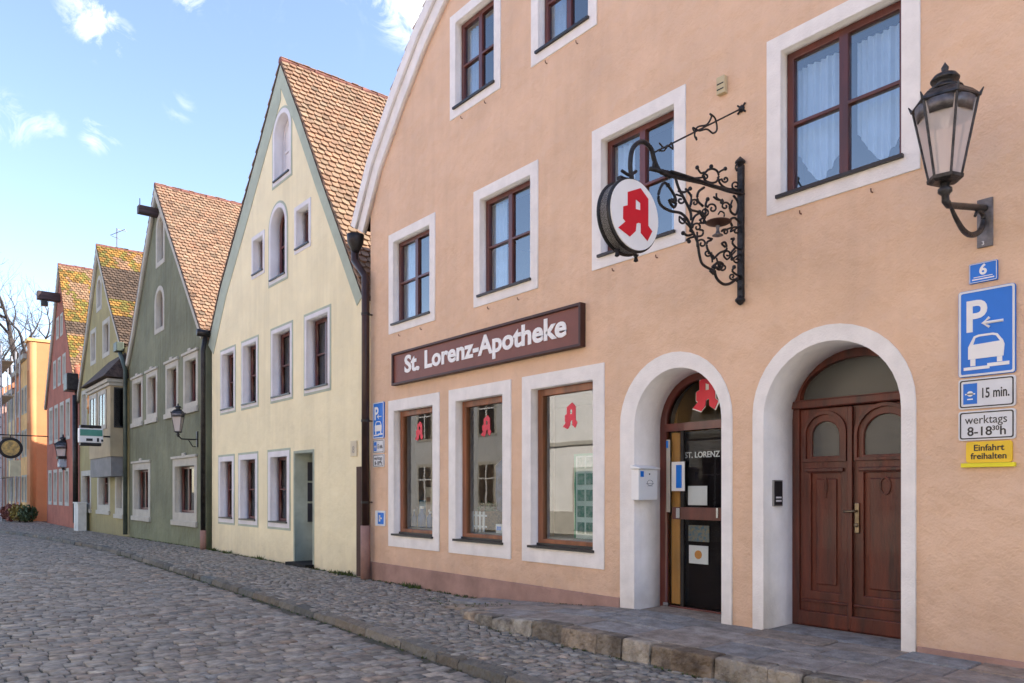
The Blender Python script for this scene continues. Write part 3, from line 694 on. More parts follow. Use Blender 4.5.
MB().hexa([(-5.35, ya-.015, z1_+.002), (xb1+.03, ya-.015, z1_+.002), (xb1+.03, yb+.01, z1_+.002), (-5.35, yb+.01, z1_+.002)], [(-5.35, ya-.015, z1_+.045), (xb1+.03, ya-.015, z1_+.014), (xb1+.03, yb+.01, z1_+.014), (-5.35, yb+.01, z1_+.045)]).build('lid', M_letter, mbx, bevel=.004)
MB().box(xb1+.0, xb1+.002, ya+.03, ya+.08, z1_-.08, z1_-.02).build('blue_sticker', M_blue, mbx)
MB().lathe((xb1, (ya+yb)/2+.02, z1_-.05), [(.008, 0), (.008, .005)], 10, axis='x').build('lock', M_black, mbx)
slab('printed_oval', [circ((ya+yb)/2+.03, z1_-.14, .045, 20, .03), circ((ya+yb)/2+.03, z1_-.14, .042, 20, .027)], xb1, xb1+.002, M_black, mbx, plane='yz')
MB().box(xb1, xb1+.002, (ya+yb)/2-.03, (ya+yb)/2+.09, z1_-.152, z1_-.146).box(xb1, xb1+.002, (ya+yb)/2-.01, (ya+yb)/2+.07, z1_-.175, z1_-.170).build('printed_line', mat('print_grey', (.35, .35, .38), .6), mbx)

# name board over the shop windows
sb = thing('shop_name_board', 'long brown board with white lettering over the shop windows', 'sign', (-8.1, -.06, 3.1))
x0_, x1_, z0_, z1_ = -10.19, -6.08, 3.10, 3.59
MB().box(x0_+.03, x1_-.03, -.055, -.0, z0_+.03, z1_-.03).build('board', M_signbr, sb)
slab('border', [rect(x0_, x1_, z0_, z1_), rect(x0_+.035, x1_-.035, z0_+.035, z1_-.035)], -.085, -.0, M_signed, sb, bevel=.006)
t_ = text('lettering', 'St. Lorenz-Apotheke', M_letter, sb, (P(404.5, 360, -.06)[0], -.056, z0_+.165), .345, bold=.011, ext=.006)
wd_ = max(v.co.x for v in t_.data.vertices)-min(v.co.x for v in t_.data.vertices); tw = P(566.5, 330, -.06)[0]-P(404.5, 360, -.06)[0]; xa = min(v.co.x for v in t_.data.vertices)
for v in t_.data.vertices: v.co.x = P(404.5, 360, -.06)[0]+(v.co.x-xa)*tw/wd_

# wall signs on the right
def plate(h, x0, x1, z0, z1, m, rim=None, y=-.02, r=.02, name='plate'):
    def rr(x0, x1, z0, z1, r):
        pts = []
        for (cx, cz, s) in ((x1-r, z0+r, -90), (x1-r, z1-r, 0), (x0+r, z1-r, 90), (x0+r, z0+r, 180)):
            pts += [(cx+r*math.cos(math.radians(s+t)), cz+r*math.sin(math.radians(s+t))) for t in range(0, 91, 18)]
        return pts
    o = slab(name, [rr(x0, x1, z0, z1, r)], y, 0, m, h)
    if rim: slab('rim', [rr(x0+rim[1], x1-rim[1], z0+rim[1], z1-rim[1], r*.8), rr(x0+rim[1]+rim[2], x1-rim[1]-rim[2], z0+rim[1]+rim[2], z1-rim[1]-rim[2], r*.6)], y-.003, y, rim[0], o)
    return o
def parking_sign(h, x0, x1, z0, z1, arrow=True, y=-.02):
    plate(h, x0, x1, z0, z1, M_blue, (M_sgwhite, .003, .014), y)
    w, hh = x1-x0, z1-z0; yy = y-.002
    sx_ = lambda u: x0+u*w
    sz = lambda v: z0+v*hh
    fit(text('letter_p', 'P', M_letter, h, (sx_(.13), y, sz(.525)), hh*.50, bold=.007*w/.36, ext=.002), sx_(.15), sx_(.52))
    if arrow:
        MB().tube([(sx_(.80), yy, sz(.60)), (sx_(.46), yy, sz(.60))], .010*w/.36, 6).tube([(sx_(.56), yy, sz(.655)), (sx_(.44), yy, sz(.60)), (sx_(.56), yy, sz(.545))], .010*w/.36, 6).build('arrow', M_letter, h)
    car = [(.18, .20), (.80, .20), (.82, .33), (.79, .385), (.76, .405), (.70, .46), (.62, .475), (.36, .475), (.28, .46), (.22, .39), (.18, .34)]
    win = [(.27, .365), (.74, .375), (.67, .44), (.60, .452), (.38, .452), (.31, .44)]
    slab('car_symbol', [[(sx_(a), sz(b)) for a, b in car], [(sx_(a), sz(b)) for a, b in win]], y-.003, y, M_letter, h)
    MB().box(sx_(.22), sx_(.31), y-.003, y, sz(.12), sz(.198)).box(sx_(.69), sx_(.78), y-.003, y, sz(.14), sz(.198)).box(sx_(.10), sx_(.56), y-.0035, y, sz(.075), sz(.11)).box(sx_(.52), sx_(.90), y-.003, y, sz(.095), sz(.135)).build('kerb_symbol', M_letter, h)
def disc_sign(h, x0, x1, z0, z1, y=-.02):
    plate(h, x0, x1, z0, z1, M_sgwhite, (M_black, .010, .008), y); hh = z1-z0; w = x1-x0
    a, b = x0+w*.09, x0+w*.34
    MB().box(a, b, y-.002, y, z0+hh*.16, z1-hh*.16).build('blue_field', M_blue, h)
    c = (a+b)/2; MB().lathe((c, y-.002, z0+hh*.5), [(w*.055, 0), (w*.055, -.002)], 14, axis='y').box(c-w*.09, c+w*.09, y-.004, y-.002, z0+hh*.47, z0+hh*.51).box(c-w*.05, c+w*.05, y-.004, y-.002, z0+hh*.30, z0+hh*.34).build('disc_symbol', M_letter, h)
    fit(text('lettering', '15 min.', M_black, h, (x0+w*.42, y, z0+hh*.34), hh*.46, bold=.0015), x0+w*.43, x0+w*.90)
def weekday_sign(h, x0, x1, z0, z1, y=-.02):
    plate(h, x0, x1, z0, z1, M_sgwhite, (M_black, .010, .008), y); hh = z1-z0; w = x1-x0; c = (x0+x1)/2
    fit(text('lettering', 'werktags', M_black, h, (c, y, z0+hh*.56), hh*.40, align='CENTER', bold=0), x0+w*.12, x0+w*.86)
    text('lettering', '8-18', M_black, h, (c-w*.34, y, z0+hh*.16), hh*.42, bold=.0012)
    text('lettering', '30', M_black, h, (c+w*.10, y, z0+hh*.31), hh*.22, bold=.0008)
    text('lettering', 'h', M_black, h, (c+w*.23, y, z0+hh*.16), hh*.42, bold=.0012)
sx0, sx1 = -2.25, -1.89
t = thing('parking_sign', 'large blue parking sign with left arrow, under the small number 6 plate', 'sign', (-2.07, -.02, 2.31)); parking_sign(t, sx0, sx1, 2.315, 2.93)
t = thing('time_limit_sign', 'white 15 min. disc plate under the large blue parking sign', 'sign', (-2.07, -.02, 2.1)); disc_sign(t, sx0, sx1, 2.085, 2.30)
t = thing('hours_sign', 'white werktags hours plate above the yellow notice', 'sign', (-2.07, -.02, 1.86)); weekday_sign(t, sx0, sx1, 1.86, 2.07)
t = thing('clearance_sign', 'yellow notice above a bright yellow bar, lowest on the peach wall', 'sign', (-2.07, -.02, 1.7))
plate(t, sx0+.05, sx1-.02, 1.70, 1.85, M_yelsign)
c = (sx0+sx1)/2+.015
text('lettering', 'Einfahrt', M_black, t, (c, -.02, 1.785), .062, align='CENTER', bold=.0012); text('lettering', 'freihalten', M_black, t, (c, -.02, 1.727), .060, align='CENTER', bold=.0012)
MB().box(sx0+.02, sx1-.0, -.035, -.0, 1.668, 1.698).build('yellow_bar', M_yelbar, t, bevel=.003)
t = thing('house_number_plate', 'small blue enamel plate with white number 6', 'sign', (-2.08, -.02, 3.0)); plate(t, -2.18, -2.00, 2.975, 3.115, M_blue, (M_sgwhite, .003, .004), r=.008)
text('number', '6', M_letter, t, (-2.09, -.02, 3.03), .10, align='CENTER', bold=.003); MB().box(-2.16, -2.02, -.022, -.02, 2.995, 3.003).box(-2.15, -2.03, -.022, -.02, 3.012, 3.017).build('printed_line', M_letter, t)
# small group of signs by the downpipe
t = thing('parking_sign', 'smaller blue parking sign left of the shop windows beside downpipe', 'sign', (-10.7, -.02, 2.3)); parking_sign(t, -10.87, -10.53, 2.33, 2.90, arrow=True)
t = thing('time_limit_sign', 'white 15 min. plate left of the shop windows, middle of three plates', 'sign', (-10.7, -.02, 2.1)); disc_sign(t, -10.87, -10.53, 2.10, 2.31)
t = thing('hours_sign', 'white werktags plate left of the shop windows, bottom of three plates', 'sign', (-10.7, -.02, 1.9)); weekday_sign(t, -10.87, -10.53, 1.88, 2.08)
t = thing('sticker_sign', 'small blue and white square plate low beside the first shop window', 'sign', (-10.65, -.02, 1)); plate(t, -10.80, -10.50, .95, 1.19, M_sgwhite, r=.01)
MB().box(-10.71, -10.53, -.024, -.02, .98, 1.16).build('blue_field', M_blue, t); MB().box(-10.67, -10.63, -.027, -.024, 1.02, 1.12).box(-10.67, -10.58, -.027, -.024, 1.06, 1.085).build('white_mark', M_letter, t)
a, z = P(723.5, 86)
t = thing('wall_vent', 'small cream ventilation box high on the peach wall', 'vent', (a, 0, z)); MB().box(a-.045, a+.045, -.05, 0, z-.085, z+.075).build('housing', mat('vent_cream', (.62, .52, .32), .6), t, bevel=.006)
MB().box(a-.035, a+.035, -.054, -.05, z-.05, z-.04).box(a-.035, a+.035, -.054, -.05, z+.0, z+.01).build('slot', M_black, t)

# logos on the shop panes
for (px, py, hgt) in ((419, 432, .30), (486, 427, .30), (570, 417, .32)):
    yy = .1365
    a, z = P(px, py, yy); slab('window_logo', logo_polys(a, z, hgt*.98, 1.15), yy, yy+.002, M_logopink, ph)
# ---- display things
def bottle(x, y, z, s, m, lab, grp=None):
    t = thing('bottle', lab, 'bottle', (x, y, z), grp)
    MB().lathe((x, y, z), [(.0, 0), (.04*s, 0), (.042*s, .14*s), (.015*s, .18*s), (.015*s, .22*s)], 12).build('body', m, t, True)
    MB().lathe((x, y, z+.22*s), [(.018*s, 0), (.018*s, .03*s)], 10).build('cap', M_letter, t)
M_bb = mat('blue_bottle', (.02, .10, .28), .2, .1)
M_beige = mat('beige_pack', (.5, .42, .3), .6, .1)
for i, (dx, s) in enumerate(((-10.25, 1.1), (-10.12, 1.3), (-10.0, 1.3), (-9.88, 1.1), (-9.78, 1.0))):
    bottle(dx, .36+.05*(i % 2), .94, s, M_bb, 'dark blue bottle on the shelf of the first shop window', 'blue bottles in the shop window')
def carton(x, y, z, w, d, h, m, lab, fm=None):
    t = thing('display_box', lab, 'box', (x, y, z))
    MB().box(x-w/2, x+w/2, y-d/2, y+d/2, z, z+h).build('carton', m, t, bevel=.004)
    MB().box(x-w*.35, x+w*.35, y-d/2-.002, y-d/2, z+h*.3, z+h*.75).build('front_label', fm or M_blue, t)
carton(-9.90, .46, .94, .16, .12, .62, M_beige, 'tall beige pack behind the blue bottles', mat('brown_print', (.2, .1, .05), .6))
carton(-10.15, .50, .94, .16, .12, .42, mat('teal_pack', (.05, .2, .3), .6), 'teal pack in the first shop window', M_paper)
carton(-10.45, .45, .94, .14, .1, .3, mat('dark_pack', (.08, .07, .07), .6), 'small dark pack in the first shop window', M_paper)
bs = thing('basket', 'wicker basket of green sprigs in the middle shop window', 'basket', (-8.5, .5, .8))
MB().lathe((-8.5, .5, .94), [(.0, 0), (.15, 0), (.2, .26), (.21, .28), (.18, .28), (.13, .04)], 18).build('bowl', mat('wicker', (.28, .17, .08), .8, .3, 40, .8, 80), bs, True)
lfm = MB()
for k in range(90):
    a_ = random.uniform(0, 6.28); r_ = random.uniform(0, .19); p = Vector((-8.5+r_*math.cos(a_), .5+r_*math.sin(a_), 1.2+random.uniform(0, .14))); d_ = Vector((random.gauss(0, 1), random.gauss(0, 1), random.gauss(.3, 1))).normalized()*.06; e_ = d_.orthogonal().normalized()*.02
    lfm.poly([p-e_, p+d_, p+e_])
lfm.build('sprigs', mat('sprig', (.12, .16, .05), .7, .3), bs)
fn = thing('picket_rack', 'low white picket rack in the middle shop window', 'rack', (-8.3, .5, .8))
for k in range(7): MB().box(-8.86+k*.085, -8.82+k*.085, .27, .285, .94, 1.22).build('slat', M_paper, fn)
MB().box(-8.88, -8.28, .286, .296, 1.00, 1.025).box(-8.88, -8.28, .286, .296, 1.15, 1.175).build('rail', M_paper, fn)
fg = thing('display_bust', 'dark blue garment draped on a stand in the middle shop window', 'mannequin', (-8.12, .50, .94))
MB().lathe((-8.12, .50, .94), [(.0, 0), (.12, 0), (.10, .02), (.015, .03), (.015, .25), (.12, .30), (.15, .5), (.14, .75), (.15, .9), (.07, .98), (.04, 1.05), (.0, 1.06)], 20).build('garment', mat('navy_cloth', (.03, .05, .13), .8, .3, 12, .5, 30), fg, True)
carton(-8.0, .32, .94, .14, .08, .12, M_paper, 'small white card box in the middle shop window', M_blue)
pb = thing('poster_board', 'green framed board of small product pictures in the third shop window', 'poster', (-6.35, .6, .5))
bx0, bz1 = P(574, 454, .28); bx1, _ = P(600, 454, .28); bz0 = P(574, 543, .28)[1]; bx1 += .02
MB().box(bx0, bx1+.12, 0.28, .30, bz0, bz1).build('board', mat('board_green', (.0, .28, .15), .5), pb)
MB().box(bx0+.04, bx1+.1, .274, .28, bz0+.06, bz1-.03).build('print', mat('board_pale', (.70, .82, .78), .5, .1), pb)
pics = MB(); M_pic = mat('product_pictures', (.05, .22, .16), .6, .5, 25, color2=(.35, .42, .4))
for i in range(3):
    for j in range(5): pics.box(bx0+.07+i*.145, bx0+.07+i*.145+.11, .268, .274, bz0+.12+j*.19, bz0+.12+j*.19+.13)
pics.build('picture', M_pic, pb)

# downpipe with hopper at the left edge of the pharmacy
dp = thing('downpipe', 'dark brown downpipe with cast hopper between cream house and peach house', 'downpipe', (-11.15, -.1, 0))
px_, _ = P(366, 300, -.1)
px_ = P(365.5, 400, -.12)[0]
h0 = P(352, 235, -.12)
MB().tube([(h0[0]+.12, -.12, h0[1]-.1), (h0[0]+.10, -.12, h0[1]-.45), (px_, -.12, h0[1]-.78), (px_, -.12, .95)], .062, 12).build('pipe', M_pipe, dp, True)
MB().lathe((h0[0]+.12, -.12, h0[1]-.28), [(.05, -.05), (.07, 0), (.13, .12), (.14, .25), (.10, .26)], 12).build('hopper', M_dark, dp, True)
MB().tube([(px_, -.12, .95), (px_, -.12, .1)], .078, 14).build('sleeve', M_sleeve, dp, True)
for z in (4.3, 2.6, 1.3): MB().lathe((px_, -.12, z), [(.07, 0), (.07, .04)], 12).box(px_-.012, px_+.012, -.10, .0, z+.01, z+.03).build('bracket', M_dark, dp)
MB().box(P(358, 400)[0]+.0, P(364, 400)[0], -.03, -.004, .1, 1.9).build('kick_board', mat('brown_board', (.07, .035, .025), .8), dp)

# ---- bracket sign
XB = -4.07
br = thing('pharmacy_bracket_sign', 'round white sign with red letter on scrolled wrought iron arm, peach wall', 'sign', (XB, 0, 3.2))
MB().box(XB-.03, XB+.03, -.035, -.002, 3.25, 4.45).build('wall_bar', M_iron, br, bevel=.004)
for z in (3.22, 4.47): MB().lathe((XB, -.03, z), [(.0, -.04), (.02, -.03), (.045, 0), (.045, .015), (.02, .04), (0, .06)], 10).build('bar_finial', M_iron, br)
def zp2(pts, o=(655, 150), s=4.27): return [PX(o[0]+a/s, o[1]+b/s, XB) for a, b in pts]
def smooth(pts, k=5):
    P_ = [Vector(p) for p in pts]; P_ = [P_[0]*2-P_[1]]+P_+[P_[-1]*2-P_[-2]]; o_ = []
    for i in range(1, len(P_)-2):
        for j in range(k):
            t_ = j/k; a, b, c, d = P_[i-1:i+3]
            o_.append(.5*((2*b)+(c-a)*t_+(2*a-5*b+4*c-d)*t_*t_+(3*b-a-3*c+d)*t_**3))
    o_.append(P_[-2]); return o_
def scroll(pts, r=.011, o=(655, 150), s=4.27, name='scroll', dx=0):
    yz = smooth(zp2(pts, o, s)); MB().tube([(XB+dx, p[0], p[1]) for p in yz], r, 7).build(name, M_iron, br, True)
def balls(pts, r=.017):
    b = MB()
    for p in zp2(pts): b.lathe((XB, p[0], p[1]), [(0, -r), (r*.7, -r*.7), (r, 0), (r*.7, r*.7), (0, r)], 8)
    b.build('leaf_knob', M_iron, br, True)
MB().tube([(XB, *p) for p in zp2([(-20, 80), (60, 98), (150, 122), (250, 155), (375, 190)])], .018, 8).build('main_arm', M_iron, br, True)
scroll([(385, 200), (375, 192), (300, 178), (200, 140), (110, 110), (60, 95)], .013, name='upper_bar', dx=.02)
# goose neck that carries the disc (zoom 3.79, origin 590,100)
scroll([(158, 300), (152, 250), (158, 195), (178, 165), (205, 160), (232, 185), (243, 225), (262, 265), (300, 285), (420, 312)], .019, (590, 100), 3.79, 'goose_neck')
scroll([(120, 268), (150, 285), (175, 270)], .013, (590, 100), 3.79, 'neck_leaf')
scroll([(243, 225), (240, 262), (255, 270)], .011, (590, 100), 3.79, 'neck_leaf')
scroll([(85, 225), (60, 215), (80, 245), (90, 220), (75, 180), (40, 140), (15, 190), (25, 235), (65, 260), (110, 270), (140, 300), (155, 340), (180, 390), (190, 450), (205, 490), (250, 515)], .012)
scroll([(85, 110), (100, 160), (120, 200), (150, 260), (155, 300)], .012)
scroll([(130, 165), (155, 200), (150, 250), (170, 260), (190, 265)], .010)
scroll([(100, 175), (125, 180), (150, 165)], .010)
scroll([(245, 500), (270, 480), (290, 490), (275, 510), (255, 500), (262, 545), (290, 572), (320, 570), (350, 550), (375, 548)], .013)
scroll([(235, 515), (250, 530)], .012)
scroll([(120, 355), (140, 365), (165, 355), (150, 345)], .011); scroll([(135, 385), (150, 375), (170, 370), (200, 365), (205, 345), (190, 340)], .009)
scroll([(190, 265), (215, 285), (215, 240), (222, 212)], .010); scroll([(205, 240), (182, 215), (185, 180), (210, 160)], .011)
scroll([(150, 345), (165, 290), (190, 268)], .010); scroll([(190, 268), (215, 280), (205, 310), (190, 312)], .008)
# ring above the arm
scroll([(225, 85), (245, 80), (265, 90), (272, 112), (262, 135), (240, 140), (215, 130), (208, 108), (225, 85)], .010)
scroll([(180, 75), (195, 98), (210, 95)], .009); scroll([(235, 70), (240, 85)], .009); scroll([(300, 80), (280, 90), (270, 100)], .009)
scroll([(268, 115), (280, 145), (310, 165), (370, 170)], .010); scroll([(262, 185), (265, 205), (290, 220), (285, 210)], .009); scroll([(250, 200), (262, 210), (275, 215)], .009)
scroll([(320, 240), (325, 265), (345, 275), (355, 240), (350, 215), (335, 195)], .011)
scroll([(375, 340), (360, 310), (340, 290), (320, 300), (330, 325)], .011)
scroll([(250, 465), (275, 440), (305, 425), (300, 395), (285, 400), (300, 415)], .010); scroll([(250, 460), (225, 425), (222, 395), (240, 385)], .010); scroll([(225, 375), (245, 380)], .009)
scroll([(375, 430), (345, 415), (330, 395), (338, 378), (325, 380)], .010); scroll([(345, 415), (325, 440), (330, 462)], .010)
scroll([(375, 545), (345, 530), (330, 515), (340, 500)], .010); scroll([(375, 575), (360, 590), (372, 597)], .010)
scroll([(365, 45), (345, 70), (350, 90)], .010); scroll([(270, 275), (280, 262), (295, 270), (295, 285)], .007)
balls([(190, 265), (150, 165), (245, 455), (240, 70), (180, 75), (300, 80), (285, 222), (120, 355), (145, 390), (245, 520), (75, 215), (275, 495), (330, 465), (225, 210), (55, 150), (338, 500), (322, 242)], .019)
def spiral(cx, cy, r0, a0, turns, tail=None, th=.0085):
    pts = [(cx+r0*(1-.8*k/14)*math.cos(a0+turns*6.283*k/14), cy+r0*(1-.8*k/14)*math.sin(a0+turns*6.283*k/14)) for k in range(15)]
    scroll((([tail] if tail else [])+pts), th)
for a_ in ((180, 330, 20, 3.1, 1.1, (160, 300)), (212, 265, 18, 1.5, -1.2, (190, 300)), (245, 250, 22, 3.4, 1.1, (215, 230)), (300, 240, 20, .5, -1.2, (330, 215)), (345, 150, 18, 2., 1.1, (300, 165)),
           (200, 400, 22, 2.6, 1.2, (180, 350)), (225, 440, 16, 0., 1.1, (245, 480)), (290, 500, 16, 3.1, -1.1, (262, 460)), (310, 445, 20, 1.5, 1.2, (345, 430)), (350, 470, 16, 4.5, -1.2, (372, 440)),
           (345, 345, 20, 3.0, 1.1, (372, 320)), (110, 215, 18, 5., 1.1, (90, 190)), (120, 300, 18, 4., -1.1, (150, 330)), (170, 225, 16, 2.8, 1.2, (155, 190)), (60, 110, 14, 3., 1.1, (80, 100)), (330, 540, 14, 1., 1.1, (350, 560)),
           (215, 115, 14, 3., 1.1, (170, 120)), (300, 125, 15, 3.2, -1.1, (275, 130)), (205, 300, 14, .6, 1.1, (190, 268)), (300, 350, 14, 3.4, 1.1, (330, 330))): spiral(*a_)
dy, dz = zp2([(270, 310)])[0]
MB().lathe((XB, dy, dz), [(.0, -.03), (.04, -.028), (.10, -.006), (.115, .004), (.11, .008), (.0, .004)], 24).build('dish', mat('rusty_dish', (.07, .035, .028), .5, .2, metal=.5), br, True)
dy2, dz2 = zp2([(268, 365)])[0]; MB().lathe((XB, dy2, dz2), [(.05, 0), (.02, .02), (.012, .05), (.02, .09), (.01, .14)], 12).build('dish_stem', M_zinc, br, True)
# stay rod to the wall
yr, zr_ = PX(655, 152, XB); _, zw = P(744, 108)
MB().tube([(XB, -.01, zw), (XB-.0, yr, zr_)], .008, 6).build('stay_rod', M_iron, br)
MB().lathe((XB, -.0, zw), [(.03, 0), (.035, -.01), (.012, -.03)], 8, axis='y').tube([(XB-.04, -.01, zw+.04), (XB+.04, -.01, zw-.04)], .009, 6).tube([(XB-.04, -.01, zw-.04), (XB+.04, -.01, zw+.04)], .009, 6).build('rod_anchor', M_iron, br)
scroll([(150, 120), (152, 130), (145, 112), (155, 88), (185, 80), (200, 55), (195, 45), (212, 60), (218, 95), (205, 108), (185, 95), (160, 100), (140, 90), (145, 105)], .008, (650, 100), 3.2545, 'rod_ornament')
scroll([(30, 140), (45, 155), (60, 150), (70, 140), (75, 160), (60, 150), (45, 165), (30, 165)], .007, (650, 100), 3.2545, 'rod_ornament')
# disc
yc, zc = PX(635, 215, XB); R = .287
MB().lathe((XB-.145, yc, zc), [(R-.01, 0), (R+.005, .008), (R+.008, .02), (R-.012, .03), (R-.012, .105), (R+.006, .115), (R+.004, .132), (R-.012, .140), (R-.02, .133)], 56, axis='x').build('drum', M_dark, br, False, .002)
MB().lathe((XB-.147, yc, zc), [(R-.012, 0), (R-.012, .151)], 56, axis='x').build('face', M_letter, br)
lp = [[(yc+(a-0), zc+b) for a, b in q_] for q_ in logo_polys(0, 0, .42, 1.38)]
slab('logo', lp, XB+.0045, XB+.009, M_logo, br, plane='yz')
for dy_ in (-.12, .1): MB().lathe((XB-.08, yc+dy_, zc-R-.01), [(.0, -.04), (.02, -.03), (.012, 0), (.025, .02)], 10).build('drip_knob', M_iron, br)
MB().box(XB-.10, XB-.06, yc-.10, yc+.10, zc+R-.005, zc+R+.02).build('hanger_plate', M_iron, br)

# ---- wall lanterns
def lantern(name_label, x, ywall, zplate, yc, ztop, H, side_arm=False, wallkind='plate', grp=None, n=6):
    """lantern hanging over the point (x, yc); H = full height of the head"""
    t = thing('wall_lantern', name_label, 'lantern', (x, ywall, zplate), grp); s = H/.865
    zb = ztop-.865*s; c = (x, yc, zb)
    ph_ = math.radians(12)
    gl_ = MB(); rb_, rt_ = .10*s, .200*s; z0_, z1_ = .07*s, .575*s
    gl_.lathe(c, [(rb_*.97, z0_), (rt_*.97, z1_)], n, ph_).build('glass_pane', G_lant, t)
    for k in range(n):
        a_ = ph_+2*math.pi*k/n; ca_, sa_ = math.cos(a_), math.sin(a_)
        MB().tube([(x+rb_*ca_, yc+rb_*sa_, zb+z0_), (x+rt_*ca_, yc+rt_*sa_, zb+z1_)], .0085*s, 6).build('rib', M_lant, t)
        MB().tube([(x+rt_*1.02*ca_, yc+rt_*1.02*sa_, zb+z1_), (x+rt_*1.14*ca_, yc+rt_*1.14*sa_, zb+z1_+.045*s)], [.013*s, .004*s], 6).build('corner_spike', M_lant, t)
    MB().lathe(c, [(0, .03*s), (.085*s, .035*s), (.112*s, .05*s), (.115*s, .072*s), (.09*s, .08*s)], n, ph_).build('base_ring', M_lant, t)
    MB().lathe(c, [(.198*s, .562*s), (.216*s, .572*s), (.210*s, .588*s), (.165*s, .635*s), (.115*s, .66*s), (.09*s, .665*s)], n, ph_).build('hood', M_lant, t)
    MB().lathe(c, [(.10*s, .655*s), (.118*s, .662*s), (.112*s, .676*s), (.075*s, .69*s), (.060*s, .70*s), (.058*s, .728*s), (.088*s, .732*s), (.092*s, .742*s), (.072*s, .77*s), (.035*s, .788*s), (.018*s, .796*s), (.022*s, .81*s), (.024*s, .825*s), (.012*s, .845*s), (0, .865*s)], 20).build('chimney', M_lant, t, True)
    MB().lathe(c, [(.188*s, .565*s), (.168*s, .475*s), (.15*s, .50*s), (.03*s, .54*s)], 20).build('reflector', M_zinc, t, True); MB().lathe(c, [(.03*s, .54*s), (.03*s, .46*s), (.02*s, .42*s), (0, .415*s)], 12).build('lamp_bulb', M_letter, t, True)
    MB().lathe(c, [(0, -.09*s), (.018*s, -.08*s), (.022*s, -.05*s), (.045*s, -.03*s), (.045*s, -.005*s), (.025*s, .01*s), (.035*s, .03*s)], 14).build('socket', M_lant, t, True)
    return t, c, s
# big lantern
XLn = -2.08; yl, zt_ = PX(945, 62, XLn)
lt, c, s = lantern('large black hexagonal wall lantern on scrolled arm beside the parking signs', XLn, 0, 3.4, yl, zt_, zt_-PX(945, 188, XLn)[1])
MB().box(XLn-.05, XLn+.05, -.02, 0, 3.22, 3.56).build('wall_plate', M_zinc, lt, bevel=.004)
_, zwl = PX(982, 205, XLn)
MB().tube([(XLn, yl, c[2]-.02), (XLn, yl+.01, c[2]-.085), (XLn, yl+.05, c[2]-.10), (XLn, -.02, zwl-.01)], [.022, .024, .022, .024], 10).build('arm', M_lant, lt, True)
arm = smooth([PX(p_[0], p_[1], XLn) for p_ in ((949, 201), (953, 212), (958, 222), (964, 231), (971, 235), (979, 232), (983, 224), (983, 215), (978, 211), (975, 216))]); MB().tube([(XLn, p[0], p[1]) for p in arm], [.010+.010*math.sin(math.pi*i/(len(arm)-1)) for i in range(len(arm))], 8).build('scroll', M_lant, lt, True)
MB().tube([(XLn, yl, c[2]+.04), (XLn, yl+.07, c[2]-.02), (XLn, yl+.03, c[2]-.08)], .006, 6).build('stirrup', M_lant, lt)
text('fitting_number', '3', M_letter, lt, (XLn-.02, -.021, 3.235), .04)

# ============ cream house ============
ch = thing('cream_house', 'pale cream gabled house with mint green verge bands', 'house', (-15.2, 0.05, 0))
YY = .06
gl_pts = [P(205.5, 343), P(218, 284), P(239, 207), P(258, 136), P(277.5, 58)]
gr_pts = [P(297, 108), P(320, 176), P(342, 238), P(361, 292)]
ap_c = P(278.2, 57)
cream_poly = [(a_, b_-.07) for a_, b_ in gl_pts[:-1]+[ap_c]+gr_pts]
holes = []
W_c = [(-18.33, -17.38), (-16.94, -16.0), (-15.25, -14.22), (-13.62, -12.57)]
for (a, b) in W_c: holes.append(window(ch, a, b, 3.33, 4.77, YY, sw=.075, rd=.17, fw=.06, surm=M_jamb, nv=2, nh=2, curtain=plain_curtain, gl=G_far))
for (a, b) in [(-18.47, -17.45), (-17.13, -16.02), (-15.41, -14.34)]: holes.append(window(ch, a, b, .77, 2.30, YY, sw=.11, rd=.17, fw=.06, surm=M_jamb, nv=2, nh=2, curtain=side_curtain, gl=G_far))
for (a, b, z0_, z1_, ar) in [(-15.16, -14.26, 7.68, 9.10, True), (-15.36, -14.46, 5.72, 7.28, True), (-16.34, -15.62, 6.05, 6.95, False), (-14.09, -13.36, 6.05, 6.95, False)]:
    if z0_ > 7.5 or not ar: holes.append(window(ch, a, b, z0_, z1_, YY, sw=.085, rd=.18, fw=.04, surm=M_jamb, frm=M_jamb if z0_ > 7.5 else M_rwood, nv=1, nh=1, arched=ar, gl=G_far if z0_ < 7.5 else M_jamb))
    else: holes.append(window(ch, a, b, z0_, z1_, YY, sw=.085, rd=.18, fw=.05, surm=M_jamb, arched=True, gl=G_far))
# painted mint bands round the windows (2 mm paint relief)
def band(h, x0, x1, z0, z1, w, m, y, ar=False, name='painted_surround'):
    fo = arch if ar else rect
    slab(name, [fo(x0-w, x1+w, z0-w, z1+w), fo(x0+.001, x1-.001, z0+.001, z1-.001)], y-.008, y, m, h)
for (a, b) in W_c: band(ch, a, b, 3.33, 4.77, .045, M_mint, YY)
for (a, b) in [(-18.47, -17.45), (-17.13, -16.02), (-15.41, -14.34)]: band(ch, a, b, .77, 2.30, .045, M_mint, YY)
for (a, b, z0_, z1_, ar) in [(-15.16, -14.26, 7.68, 9.10, True), (-15.36, -14.46, 5.72, 7.28, True)]: band(ch, a, b, z0_, z1_, .045, M_mint, YY, True)
dx0, dx1, dz1 = -14.13, -13.22, 2.27
holes.append(rect(dx0+.03, dx1-.03, .1, dz1-.02))
base = [(-18.99, -.3), (-11.37, -.3)]
rw = [(min(x_, -11.37), z_-.10) for x_, z_ in gr_pts[::-1]]
lw = [(max(x_+.02, -18.99), z_-.10) for x_, z_ in gl_pts[:-1][::-1]]
house_shell(ch, base+rw+[(ap_c[0], ap_c[1]-.14)]+lw, holes, YY, 11, M_yellow, .42)
roof(ch, cream_poly, .035, 11.2)
